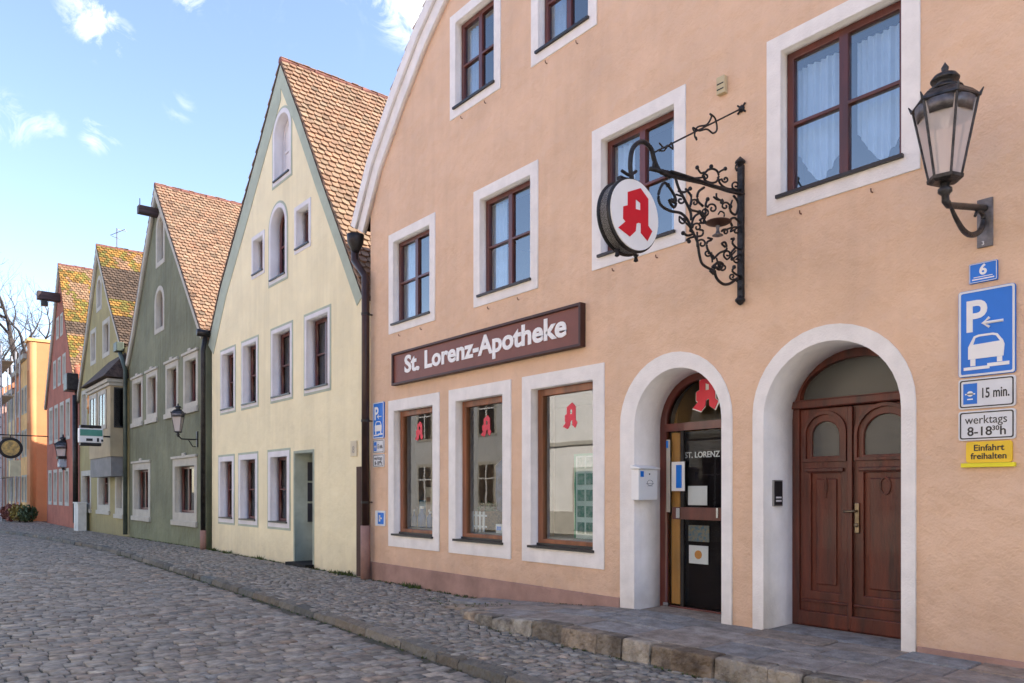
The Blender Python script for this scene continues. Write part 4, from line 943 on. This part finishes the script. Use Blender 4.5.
verge(ch, [(x_, z_-.02) for x_, z_ in gl_pts[:-1]], (ap_c[0], ap_c[1]-.02), .52, YY-.012, YY, M_mint, 'verge_band', right=None)
def band_right(h, pts, apex, w, y0, y1, m, name='verge_band'):
    ln = [apex]+pts; off = []
    for i, p in enumerate(ln):
        a = Vector(ln[max(i-1, 0)]); b = Vector(ln[min(i+1, len(ln)-1)]); d = (b-a).normalized(); nn = Vector((-d.y, d.x))*-1
        nn = nn if nn.y < 0 else -nn
        off.append((p[0]+nn.x*w, p[1]+nn.y*w) if i else (apex[0], apex[1]-w*2.2))
    return slab(name, [ln+off[::-1]], y0, y1, m, h)
band_right(ch, [(x_-.02, z_-.03) for x_, z_ in gr_pts], (ap_c[0], ap_c[1]-.03), .26, YY-.014, YY, M_mint)
# recessed doorway
slab('door_surround', [rect(dx0, dx1, .1, dz1), rect(dx0+.05, dx1-.05, .05, dz1-.05)], YY-.012, YY+.85, mat('mint_reveal', (.36, .40, .33), .85), ch)
MB().box(dx0+.05, dx1-.05, YY+.70, YY+.76, .1, dz1-.05).build('door', mat('dark_door', (.05, .05, .055), .4), ch)
for z in (.9, 1.3, 1.7): MB().box(dx0+.052, dx0+.07, YY+.25, YY+.6, z, z+.36).build('letter_box_panel', mat('grey_box', (.13, .13, .15), .4, metal=.5), ch)
MB().box(dx0+.0, dx1+.0, -.12, YY+.6, .05, .145).build('doorstep', M_stone, ch)
nx, nz_ = P(351.5, 449); t = thing('house_number_plate', 'small pale number plate at the right edge of cream house', 'sign', (nx, 0, nz_)); MB().box(nx-.12, nx+.1, YY-.02, YY, nz_-.12, nz_+.14).build('plate', mat('pale_plate', (.66, .58, .42), .7), t, bevel=.004)
text('number', '8', mat('grey_print', (.3, .28, .26), .6), t, (nx-.05, YY-.021, nz_-.06), .16)

# ============ green house ============
gh = thing('green_house', 'dark green gabled house with a hoist beam under its gable tip', 'house', (-23.2, 0, 0))
def straight(p, q, n): return [(p[0]+(q[0]-p[0])*k/n, p[1]+(q[1]-p[1])*k/n) for k in range(n+1)]
ap_g = (-23.55, 10.28)
gpoly = [P(124, 350), P(133, 338), P(139, 300), P(148, 243), ap_g, P(180, 260), (-19.28, 5.35)]
gpoly = [(-27.7, 5.35), (-27.0, 5.75), (-26.3, 6.55), (-25.2, 8.1), ap_g, (-21.6, 8.0), (-19.28, 5.35)]
holes = []
GU = [(-26.55, -25.28), (-24.82, -23.62), (-22.75, -21.56), (-21.08, -19.87)]
for (a, b) in GU: holes.append(window(gh, a, b, 3.64, 5.03, 0, sw=.14, rd=.18, fw=.06, surm=M_greytrim, frm=M_rwood, nv=2, nh=1, curtain=lambda *k: side_curtain(*k, m=M_dcurt), gl=G_far, sill=False))
GL = [(-26.5, -24.4), (-22.05, -19.95)]
for (a, b) in GL: holes.append(window(gh, a, b, .72, 2.36, 0, sw=.20, rd=.18, fw=.07, surm=M_greytrim, frm=M_rwood, nv=3, nh=1, curtain=lambda *k: plain_curtain(*k, m=M_dcurt), gl=G_far, sill=False))
for (a, b, z0_, z1_) in [(-23.75, -22.85, 7.95, 9.45), (-23.9, -22.9, 6.05, 7.38)]: holes.append(window(gh, a, b, z0_, z1_, 0, sw=.13, rd=.16, fw=.05, surm=M_greytrim, arched=True, gl=G_far, sill=False))
for (a, b, z0_, z1_) in [(q_[0], q_[1], 3.64, 5.03) for q_ in GU]+[(q_[0], q_[1], .72, 2.36) for q_ in GL]:
    MB().box(a-.05, b+.05, -.06, 0, z1_+.0, z1_+.07).box((a+b)/2-.12, (a+b)/2+.12, -.05, 0, z1_+.069, z1_+.14).build('window_cornice', M_greytrim, gh, bevel=.01); MB().box(a-.05, b+.05, -.06, 0, z0_-.14, z0_).build('window_ledge', M_greytrim, gh, bevel=.01)
fr = [(-26.95, -.3), (-19.24, -.3)]+[(min(max(x_, -26.95), -19.24), z_-.12) for x_, z_ in [(-19.24, 5.35)]+gpoly[::-1][1:-1]]
house_shell(gh, fr, holes, 0, 10, M_green, .3)
roof(gh, gpoly, -.10, 10.2)
verge(gh, [(x_, z_-.03) for x_, z_ in gpoly[:4]], (ap_g[0], ap_g[1]-.03), .17, -.10, 0, M_greytrim)
band_right(gh, [(x_, z_-.03) for x_, z_ in gpoly[5:]], (ap_g[0], ap_g[1]-.03), .13, -.10, 0, M_greytrim, 'verge_board')
def hoist(h, x, z, y_out, sz):
    MB().box(x-sz/2, x+sz/2, y_out, .1, z-sz/2, z+sz/2).build('hoist_beam', M_beam, h, bevel=.01)
yh, zh = PX(136, 208, -23.6); hoist(gh, -23.6, zh-.02, yh+.05, .22)
MB().tube([(-23.6, yh+.1, zh+.05), (-23.6, yh+.1, zh+.3)], .012, 6).build('beam_pin', M_dark, gh)
dp2 = thing('downpipe', 'black downpipe between green house and cream house', 'downpipe', (-19.1, -.1, 0))
MB().tube([(-19.12, -.05, 5.25), (-19.08, -.12, 4.9), (-19.08, -.12, .55)], .06, 10).build('pipe', M_dark, dp2, True)
MB().tube([(-19.08, -.12, .55), (-19.08, -.12, .05)], .075, 10).build('sleeve', M_sleeve, dp2, True)
MB().tube([(-19.12, .1, 5.33), (-19.12, -.25, 5.33)], .09, 10).build('gutter_end', M_dark, dp2, True)
yl2, zt2 = PX(178, 403, -19.9)
lt, c, s = lantern('black wall lantern on a curved arm, right end of green house', -19.9, 0, 2.7, yl2, zt2, zt2-PX(178, 434, -19.9)[1], n=4)
MB().box(-19.95, -19.85, -.03, 0, 2.6, 3.0).build('wall_plate', M_dark, lt)
MB().tube([(-19.9, yl2, c[2]-.03), (-19.9, yl2+.08, c[2]-.12), (-19.9, yl2+.4, c[2]-.12), (-19.9, 0, c[2]-.10)], .018, 6).build('arm', M_dark, lt, True)
MB().tube([(-19.9, yl2+.25, c[2]-.14), (-19.9, yl2+.35, c[2]-.3), (-19.9, -.05, c[2]-.3)], .012, 6).build('scroll', M_dark, lt, True)

# ============ olive house ============
oh = thing('olive_house', 'olive green gabled house with small bay and mossy roof', 'house', (-31.3, 0, 0))
ap_o = (-31.6, 10.55)
opoly = [(-35.5, 5.2), (-33.6, 7.7), ap_o, (-29.6, 8.2), (-27.75, 6.35)]
holes = []
OW = [(-32.0, -31.1, 8.15, 9.45, True), (-33.1, -32.1, 6.3, 7.65, False), (-30.95, -29.8, 6.3, 7.65, False), (-34.85, -33.85, 3.95, 5.5, False), (-32.9, -32.0, 3.95, 5.5, False)]
for (a, b, z0_, z1_, ar) in OW: holes.append(window(oh, a, b, z0_, z1_, 0, sw=.15, rd=.15, fw=.06, surm=M_greytrim, arched=ar, nv=1, nh=2, gl=G_far, sill=False))
for (a, b, z0_, z1_, ar) in [(-34.95, -33.0, .80, 2.30, False), (-31.85, -29.75, .80, 2.75, True), (-28.95, -27.75, .72, 2.3, False)]:
    holes.append(window(oh, a, b, z0_, z1_, 0, sw=.2, rd=.2, fw=.07, surm=M_greytrim, arched=ar, nv=2, nh=1, gl=G_far, sill=False, curtain=lambda *k: side_curtain(*k, m=M_dcurt)))
    MB().box(a-.05, b+.05, -.06, 0, z0_-.14, z0_).build('window_ledge', M_greytrim, oh)
fr = [(-35.27, -.4), (-26.98, -.4), (-26.98, 6.2), (-27.75, 6.23)]+[(max(x_, -35.27), z_-.12) for x_, z_ in opoly[::-1][1:-1]]+[(-35.27, 5.3)]
house_shell(oh, fr, holes, 0, 10, M_olive, .3)
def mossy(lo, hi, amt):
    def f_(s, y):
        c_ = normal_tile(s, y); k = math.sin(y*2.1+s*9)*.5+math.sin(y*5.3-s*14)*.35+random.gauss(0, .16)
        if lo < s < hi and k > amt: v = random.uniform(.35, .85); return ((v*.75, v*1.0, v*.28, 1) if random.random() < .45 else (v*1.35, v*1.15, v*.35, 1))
        if s > hi and amt < .3: v = random.uniform(.18, .42); return (v*.9, v*.95, v*1.0, 1)  # below the moss: cast shadow on the lower slope put into the tile colour
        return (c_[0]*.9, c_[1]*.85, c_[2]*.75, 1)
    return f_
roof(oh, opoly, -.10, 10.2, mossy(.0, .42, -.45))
verge(oh, [(x_, z_-.03) for x_, z_ in opoly[:2]], (ap_o[0], ap_o[1]-.03), .16, -.10, 0, M_greytrim)
band_right(oh, [(x_, z_-.03) for x_, z_ in opoly[3:]], (ap_o[0], ap_o[1]-.03), .13, -.10, 0, M_greytrim, 'verge_board')
# the bay
bx0, bx1, bz0, bz1, by = -30.6, -27.25, 1.98, 5.0, -.5
bay = MB().box(bx0, bx1, by, 0, 2.62, bz1).build('bay', M_olivebay, oh)
MB().box(bx0+.04, bx1-.04, by+.03, 0, bz0, 2.62).build('bay_skirt', mat('bay_grey', (.20, .20, .20), .8), oh)
MB().box(bx0-.12, bx1+.12, by-.12, 0, bz1, bz1+.12).box(bx0-.06, bx1+.06, by-.06, 0, bz1-.10, bz1).build('bay_cornice', M_greytrim, oh, bevel=.02)
b_ = MB(); zr1 = bz1+.16; zr2 = bz1+1.05
b_.v += [(bx0-.25, by-.25, zr1), (bx1+.25, by-.25, zr1), (bx1+.25, .0, zr1), (bx0-.25, .0, zr1), (bx0+.6, .0, zr2), (bx1-.2, .0, zr2)]; b_.f += [[0, 1, 5, 4], [0, 4, 3], [1, 2, 5], [0, 3, 2, 1], [3, 4, 5, 2]]
b_.build('bay_roof', mat('dark_old_tiles', (.07, .045, .035), .85, .3, 8, .9, 25), oh)
for (a, b) in ((-30.45, -29.25), (-29.0, -27.8)):
    ww = slab('bay_window', [rect(a, b, 3.55, 4.85), rect(a+.14, b-.14, 3.69, 4.71)], by-.03, by, M_greytrim, oh)
    MB().box(a+.14, b-.14, by-.012, by-.002, 3.69, 4.71).build('pane', G_far, ww); MB().box((a+b)/2-.04, (a+b)/2+.04, by-.025, by-.012, 3.69, 4.71).build('frame', M_rwood, ww)
ww = MB().box(bx1, bx1+.03, by+.10, -.05, 3.55, 4.85).build('bay_side_window', M_sill, oh)
MB().box(bx1+.03, bx1+.035, by+.13, -.08, 3.6, 4.8).build('pane', G_far, ww)
dp3 = thing('downpipe', 'grey green downpipe with hopper between olive house and green house', 'downpipe', (-27, -.1, 0))
MB().tube([(-27.85, -.12, 6.2), (-27.6, -.12, 5.95), (-27.2, -.15, 5.75), (-26.98, -.12, 5.4), (-26.98, -.12, .1)], .07, 8).build('pipe', M_pipegrey, dp3, True)
MB().box(-28.05, -27.6, -.25, -.02, 6.1, 6.4).build('hopper', M_pipegrey, dp3, bevel=.02)
# chimney-side aerial
ae = thing('roof_aerial', 'thin television aerial on the ridge of olive house', 'aerial', (-31.6, .6, 10.6))
MB().tube([(-31.6, .6, 10.5), (-31.6, .6, 11.35)], .02, 6).build('mast', M_zinc, ae); MB().tube([(-31.95, .45, 11.15), (-31.2, .8, 11.25)], .012, 5).tube([(-31.75, .75, 11.0), (-31.5, .4, 11.0)], .01, 5).tube([(-31.4, .9, 11.24), (-31.25, .55, 11.2)], .01, 5).build('rod', M_zinc, ae)
# illuminated-type projecting sign
ps = thing('projecting_sign_box', 'green and white box sign with dark bars hanging out from olive house', 'sign', (-27.1, -.6, 3.3))
y0_, z1_ = PX(78.5, 425, -27.1); y1_, z0_ = PX(103, 446, -27.1)
MB().box(-27.25, -27.03, y0_, y1_, z0_+.08, z1_-.08).build('panel', M_letter, ps, bevel=.03)
MB().box(-27.035, -27.022, y0_+.03, y1_-.03, z0_+.30, z0_+.50).build('green_stripe', mat('stripe_green', (.08, .28, .22), .5), ps)
MB().box(-27.27, -27.01, y0_+.04, y1_-.06, z1_-.08, z1_+.01).box(-27.27, -27.01, y0_+.04, y1_-.06, z0_-.01, z0_+.08).build('dark_bar', M_dark, ps, bevel=.02)
MB().box(-27.025, -27.015, (y0_+y1_)/2-.05, (y0_+y1_)/2+.05, z0_+.54, z0_+.64).box(-27.025, -27.015, y0_+.2, y0_+.38, z0_+.14, z0_+.22).box(-27.025, -27.015, y0_+.5, y0_+.56, z0_+.12, z0_+.24).box(-27.025, -27.015, y0_+.62, y0_+.68, z0_+.13, z0_+.2).build('mark', M_black, ps)
MB().tube([(-27.29, y1_-.02, (z0_+z1_)/2), (-27.29, -.4, (z0_+z1_)/2)], .03, 6).build('arm', M_dark, ps)
st = thing('star_ornament', 'orange star hung between two upper windows of olive house', 'ornament', (-33.3, -.2, 5)); ax_, az_ = P(89, 403, -.3)
pts = [(ax_+(.34 if k % 2 == 0 else .13)*math.sin(math.pi*k/6), az_+(.40 if k % 2 == 0 else .14)*math.cos(math.pi*k/6)) for k in range(12)]
slab('star', [pts], -.33, -.27, mat('star_orange', (.7, .25, .04), .6), st); MB().tube([(ax_, -.3, az_+.35), (ax_, -.02, az_+.6)], .008, 4).build('cord', M_dark, st)

# ============ red house ============
rh = thing('red_house', 'brick red gabled house with moss covered roof and long hoist beam', 'house', (-39.7, 0, 0))
ap_r = (-39.9, 11.75); rpol = [(-43.9, 5.6), (-41.9, 8.7), ap_r, (-37.7, 8.3), (-35.6, 5.3)]
holes = []
for i in range(4):
    a = -42.95+i*1.5; holes.append(window(rh, a, a+.98, 3.75, 5.5, 0, sw=.15, rd=.12, fw=.06, surm=M_greytrim, nv=1, nh=1, gl=G_far, sill=False))
for i in range(4):
    a = -43.2+i*1.5; holes.append(window(rh, a, a+.98, .85, 2.5, 0, sw=.15, rd=.12, fw=.06, surm=M_greytrim, nv=1, nh=1, gl=G_far, sill=False))
for i in range(3):
    a = -41.75+i*1.25; holes.append(window(rh, a, a+.75, 6.3, 7.6, 0, sw=.12, rd=.12, fw=.05, surm=M_greytrim, nv=1, nh=1, gl=G_far, sill=False))
for i in range(2):
    a = -40.9+i*1.05; holes.append(window(rh, a, a+.65, 8.5, 9.5, 0, sw=.12, rd=.12, fw=.05, surm=M_greytrim, nv=1, nh=1, gl=G_far, sill=False))
fr = [(-43.68, -.4), (-35.30, -.4), (-35.30, 5.2)]+[(max(min(x_, -35.3), -43.68), z_-.12) for x_, z_ in rpol[::-1][1:-1]]+[(-43.68, 5.85)]
house_shell(rh, fr, holes, 0, 4.6, M_red, .3)
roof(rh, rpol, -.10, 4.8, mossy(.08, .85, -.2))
verge(rh, [(x_, z_-.03) for x_, z_ in rpol[:2]], (ap_r[0], ap_r[1]-.03), .16, -.10, 0, M_greytrim)
yh, zh = PX(37, 295, -40); hoist(rh, -40, zh-.0, yh, .36)
MB().box(-40.1, -39.9, yh+.15, yh+.4, zh-.45, zh-.18).build('pulley', M_dark, rh)
dp4 = thing('downpipe', 'dark downpipe with large hopper between red house and olive house', 'downpipe', (-35.3, -.1, 0)); MB().tube([(-35.4, -.15, 5.4), (-35.3, -.15, .2)], .10, 8).build('pipe', M_dark, dp4, True); MB().box(-36.2, -35.4, -.45, -.02, 5.6, 6.3).build('hopper', M_dark, dp4, bevel=.04)
# lantern on the red house and hanging small one, hung sign of guild, cabinet
xr = -38.5; yl3, zt3 = PX(63, 434, xr)
lt, c, s = lantern('black wall lantern high on brick red house front', xr, 0, 3.6, yl3, zt3, 1.45, n=4)
MB().tube([(xr, yl3, c[2]-.05), (xr, yl3+.2, c[2]-.2), (xr, 0, c[2]-.2)], .03, 6).build('arm', M_dark, lt)
hl = thing('hanging_lamp', 'small pale blue box lamp under lantern on brick red house', 'lamp', (xr, yl3, 2.2)); y_, z_ = PX(63.5, 464, xr)
MB().box(xr-.2, xr+.2, y_-.2, y_+.2, z_-.15, z_+.22).build('lamp_box', mat('lamp_pale', (.40, .48, .55), .4), hl, bevel=.03); MB().box(xr-.24, xr+.24, y_-.24, y_+.24, z_+.22, z_+.34).tube([(xr, y_, z_+.34), (xr, y_, z_+.6), (xr, 0, z_+.6)], .02, 5).build('cap', M_dark, hl)
cb = thing('street_cabinet', 'white utility cabinet standing at the foot of brick red house', 'cabinet', (-36.2, -.5, 0))
ca, _ = P(70, 500, -.55); c2, _ = P(77, 500, -.45); MB().box(ca, c2, -.42, -.12, -.05, 1.02).build('housing', mat('cabinet_white', (.62, .62, .60), .6), cb, bevel=.02); MB().box(ca-.03, c2+.03, -.45, -.1, 1.02, 1.07).build('lid', _m['cabinet_white'], cb); MB().box((ca+c2)/2-.01, (ca+c2)/2+.01, -.423, -.42, .05, .98).build('door_joint', M_black, cb)
gs = thing('guild_sign', 'round black and gold hanging sign with pale tablet at far left', 'sign', (-43.5, -1.5, 3.5)); y_, z_ = PX(10.5, 448, -43.4)
MB().lathe((-43.4, y_, z_), [(.46, -.05), (.5, -.03), (.5, .03), (.46, .05)], 28, axis='x').build('ring', M_dark, gs); MB().lathe((-43.4, y_, z_), [(.37, -.056), (.37, .056)], 24, axis='x').build('gold_field', mat('gold_field', (.75, .50, .14), .5, .4, 6, color2=(.2, .15, .08)), gs)
MB().box(-43.42, -43.38, y_-.02, y_+.42, z_-1.35, z_-.58).build('tablet', mat('tablet_cream', (.62, .58, .38), .6), gs); MB().tube([(-43.4, y_-.7, z_+.62), (-43.4, 0, z_+.62)], .03, 6).tube([(-43.4, y_, z_+.62), (-43.4, y_, z_+.48)], .02, 5).tube([(-43.4, y_+.2, z_-.45), (-43.4, y_+.2, z_-.6)], .015, 5).build('arm', M_dark, gs)

# ============ orange house with scaffolding, far pink house ============
og = thing('orange_house', 'tall flat topped orange house beyond brick red house', 'house', (-48, -.4, 0))
YO = -.45
holes = []
for z0_ in (.9, 3.6, 6.3):
    for i in range(1): holes.append(window(og, -46.8, -46.25, z0_, z0_+1.5, YO, sw=.08, rd=.12, fw=.05, surm=M_orange, nv=1, nh=1, gl=G_far, sill=False))
house_shell(og, [(-46.95, -.4), (-46.0, -.4), (-46.0, 9.2), (-46.95, 9.2)], holes, YO, 9, M_orange, .3)
MB().box(-47.0, -45.95, YO-.1, 9.3, 9.2, 9.35).build('roof', M_ochre, og)
for (nm, lb, xa, xb, ze, m_, ro) in (('ochre_house', 'ochre town house behind the scaffolding, next to the flat topped orange house', -49.3, -46.97, 8.7, M_ochre, .9),
        ('rust_house', 'rust red town house behind the scaffolding, between ochre and pale yellow ones', -52.2, -49.33, 8.2, mat('rust_plaster', (.62, .22, .10), .9, .1, 1.2), 1.3),
        ('pale_yellow_house', 'pale yellow town house behind the scaffolding, farthest of its row', -56, -52.23, 7.4, mat('paleyellow_plaster', (.80, .60, .33), .9, .1, 1.2), 1.4)):
    oc = thing(nm, lb, 'house', ((xa+xb)/2, -.4, 0)); holes = []
    for z0_ in (.9, 3.3, 5.6):
        a_ = xa+.3
        while a_ < xb-.8: holes.append(window(oc, a_, a_+.8, z0_, z0_+1.45, YO, sw=.1, rd=.12, fw=.05, surm=M_greytrim, nv=1, nh=1, gl=G_far, sill=False)); a_ += 1.15
    house_shell(oc, [(xa, -.4), (xb, -.4), (xb, ze), (xa, ze)], holes, YO, 9, m_, .3)
    MB().hexa([(xa, YO-.15, ze), (xb, YO-.15, ze), (xb, 9.2, ze), (xa, 9.2, ze)], [(xa, 2.5, ze+ro), (xb, 2.5, ze+ro), (xb, 6, ze+ro), (xa, 6, ze+ro)]).build('roof', mat('far_roof', (.40, .15, .08), .8, .2, 4), oc)
    MB().box(xa+.01, xb-.01, YO-.18, YO-.005, ze-.28, ze-.02).build('eaves_board', M_greytrim, oc)
M_pole = mat('galvanised_tube', (.45, .45, .47), .5, .1, metal=.3)
sf = thing('scaffolding', 'grey tube scaffolding with plank decks in front of the far narrow town houses', 'scaffolding', (-52, -1.2, 0))
for x_ in (-56, -54.2, -52.4, -50.6, -48.8, -47.2):
    for y_ in (-.75, -1.55): MB().tube([(x_, y_, -.1), (x_, y_, 9.0)], .04, 5).build('pole', M_pole, sf)
for z in (2.2, 4.3, 6.4, 8.2):
    MB().box(-56.2, -47.1, -1.5, -1.0, z, z+.05).build('deck', mat('plank', (.50, .42, .32), .8), sf)
    for dz in (.5, 1.0): MB().tube([(-56.2, -1.6, z+dz), (-47.1, -1.6, z+dz)], .03, 5).build('guard_rail', M_zinc, sf)
pk = thing('pink_house', 'low pinkish house with orange roof closing the street at far left', 'house', (-64, -3, 0))
holes = []
for z0_ in (.9, 3.4):
    for a in (-66.5, -64.3, -62.1, -59.9): holes.append(window(pk, a, a+1.2, z0_, z0_+1.5, -1.5, sw=.12, rd=.12, fw=.06, surm=M_greytrim, nv=1, nh=1, gl=G_far, sill=False))
house_shell(pk, [(-68, -.4), (-58, -.4), (-58, 7.2), (-68, 7.2)], holes, -1.5, 8, mat('pink_plaster', (.55, .33, .28), .9, .08, 1), .3)
MB().hexa([(-68.3, -1.8, 7.2), (-57.7, -1.8, 7.2), (-57.7, 8.3, 7.2), (-68.3, 8.3, 7.2)], [(-68.3, 3.0, 10.2), (-57.7, 3.0, 10.2), (-57.7, 3.4, 10.2), (-68.3, 3.4, 10.2)]).build('roof', mat('orange_far_roof', (.55, .22, .11), .8, .2, 3), pk)
# planting in front of the ochre house
for i, (x_, y_, s_, lb) in enumerate([(-44.3, -.75, .55, 'dark green shrub nearest the red house corner'), (-45.0, -1.0, .6, 'yellowing shrub before scaffolding, middle of three'), (-46.0, -1.25, .6, 'reddish shrub before scaffolding, farthest of three')]):
    t = thing('shrub', lb, 'shrub', (x_, y_, -.05), 'shrubs before the scaffolded house'); b = MB()
    for k in range(420):
        d_ = Vector((random.gauss(0, 1), random.gauss(0, 1), random.gauss(0, 1))).normalized()*random.random()**.4*s_; p = Vector((x_, y_, s_*.7))+Vector((d_.x*1.1, d_.y*.8, d_.z*.75)); e_ = Vector((random.gauss(0, 1), random.gauss(0, 1), random.gauss(0, 1))).normalized()*.09; f_ = e_.orthogonal().normalized()*.05
        b.poly([p-e_, p+f_, p+e_, p-f_])
    b.build('foliage', [M_leaf, mat('yellow_leaf', (.28, .20, .04), .7, .3), mat('red_leaf', (.22, .07, .05), .7, .3)][i], t)
    MB().tube([(x_, y_, -.1), (x_, y_, s_*.6)], [.05, .02], 6).build('stem', M_bark, t)

# ============ bare tree ============
tr = thing('bare_tree', 'tall leafless tree behind the scaffolded houses', 'tree', (-72, 3, -.1)); T0 = []
tb = MB(); cr = MB()
def grow(p, d, r, l, lev, mb):
    pts = [p]; rr = [r]; q_ = p.copy(); dd = d.copy(); n = 5
    for k in range(n):
        dd = (dd+Vector((random.gauss(0, .16), random.gauss(0, .16), random.gauss(.03, .12)))).normalized(); q_ = q_+dd*l/n; pts.append(q_.copy()); rr.append(r*(1-.5*(k+1)/n))
    mb.tube(pts, rr, 6 if lev < 2 else 4, False)
    if lev >= 6 or r < .006: return
    for k in range(random.choice([2, 3, 3]) if lev > 0 else 4):
        i = random.randint(2, n); a_ = random.uniform(0, 6.28); o_ = dd.orthogonal().normalized(); o_.rotate(Matrix.Rotation(a_, 3, dd)); nd = (dd*random.uniform(.6, 1.1)+o_*random.uniform(.5, .95)).normalized()
        grow(pts[i], nd, rr[i]*random.uniform(.6, .8), l*random.uniform(.5, .72), lev+1, cr)
    grow(pts[-1], dd, rr[-1], l*.66, lev+1, cr)
tx = P(-4, 400, 3)
random.seed(11)
TX = PX(4, 400, -66); tr.location = (-66, TX[0], -.1)
grow(Vector((-66, TX[0], -.1)), Vector((.02, .01, 1)).normalized(), .58, 8.2, 0, tb)
tb.build('trunk', M_bark, tr, True); cr.build('crown', M_bark, tr)

# ============ the houses across the street (mirrored in the glass) ============
def far_side(name, lab, x0, x1, ze, m, roofm, nw, y=-13.):
    h = thing(name, lab, 'house', ((x0+x1)/2, y, 0)); W_ = x1-x0
    MB().box(x0, x1, y-9, y, -.3, ze).build('wall', m, h)
    MB().hexa([(x0, y-9.3, ze), (x1, y-9.3, ze), (x1, y+.35, ze), (x0, y+.35, ze)], [(x0, y-4.7, ze+4.2), (x1, y-4.7, ze+4.2), (x1, y-4.3, ze+4.2), (x0, y-4.3, ze+4.2)]).build('roof', roofm, h)
    for k in range(nw):
        for z in (1.0, 3.9):
            cx_ = x0+(k+.5)*W_/nw; ww = MB().box(cx_-.62, cx_+.62, y, y+.03, z-.1, z+1.75).build('window', M_greytrim, h); MB().box(cx_-.5, cx_+.5, y+.031, y+.04, z, z+1.6).build('pane', M_sill, ww); MB().box(cx_-.03, cx_+.03, y+.041, y+.06, z, z+1.6).box(cx_-.5, cx_+.5, y+.041, y+.055, z+1.0, z+1.05).build('frame', M_letter, ww)
M_wh2 = mat('bright_render', (.80, .79, .76), .9, .03, 1)
far_side('white_house', 'bright white rendered house across the street, mirrored in the third shop window', -24, -12.5, 6.6, M_wh2, mat('opp_roof', (.33, .13, .08), .8, .2, 2), 3)
wh = [o_ for o_ in bpy.data.objects if o_.name.startswith('white_house')][0]
MB().box(-24, -12.5, -13, -12.93, 3.15, 3.3).build('string_course', M_greytrim, wh); MB().box(-24, -12.5, -13, -12.95, -.1, .75).build('base_course', M_greytrim, wh)
MB().box(-20.1, -18.9, -13, -12.9, .1, 2.35).build('shop_door_frame', M_greytrim, wh); MB().box(-19.95, -19.05, -12.9, -12.88, .1, 2.2).build('shop_door', mat('dark_green_door', (.03, .06, .05), .4), wh)
far_side('grey_house', 'pale grey rendered house across the street, mirrored in the middle shop window', -36, -24.2, 6.2, mat('grey_render', (.55, .56, .56), .9, .05, 1), _m['opp_roof'], 5)
far_side('beige_house', 'pale beige house across the street, mirrored beside the entrance glass', -12.3, -1, 6.8, mat('beige_render', (.70, .64, .54), .9, .05, 1), _m['opp_roof'], 5)
far_side('sand_house', 'sand coloured house across the street behind the viewer', -.8, 11, 6.5, mat('sand_render', (.72, .62, .46), .9, .05, 1), _m['opp_roof'], 5)
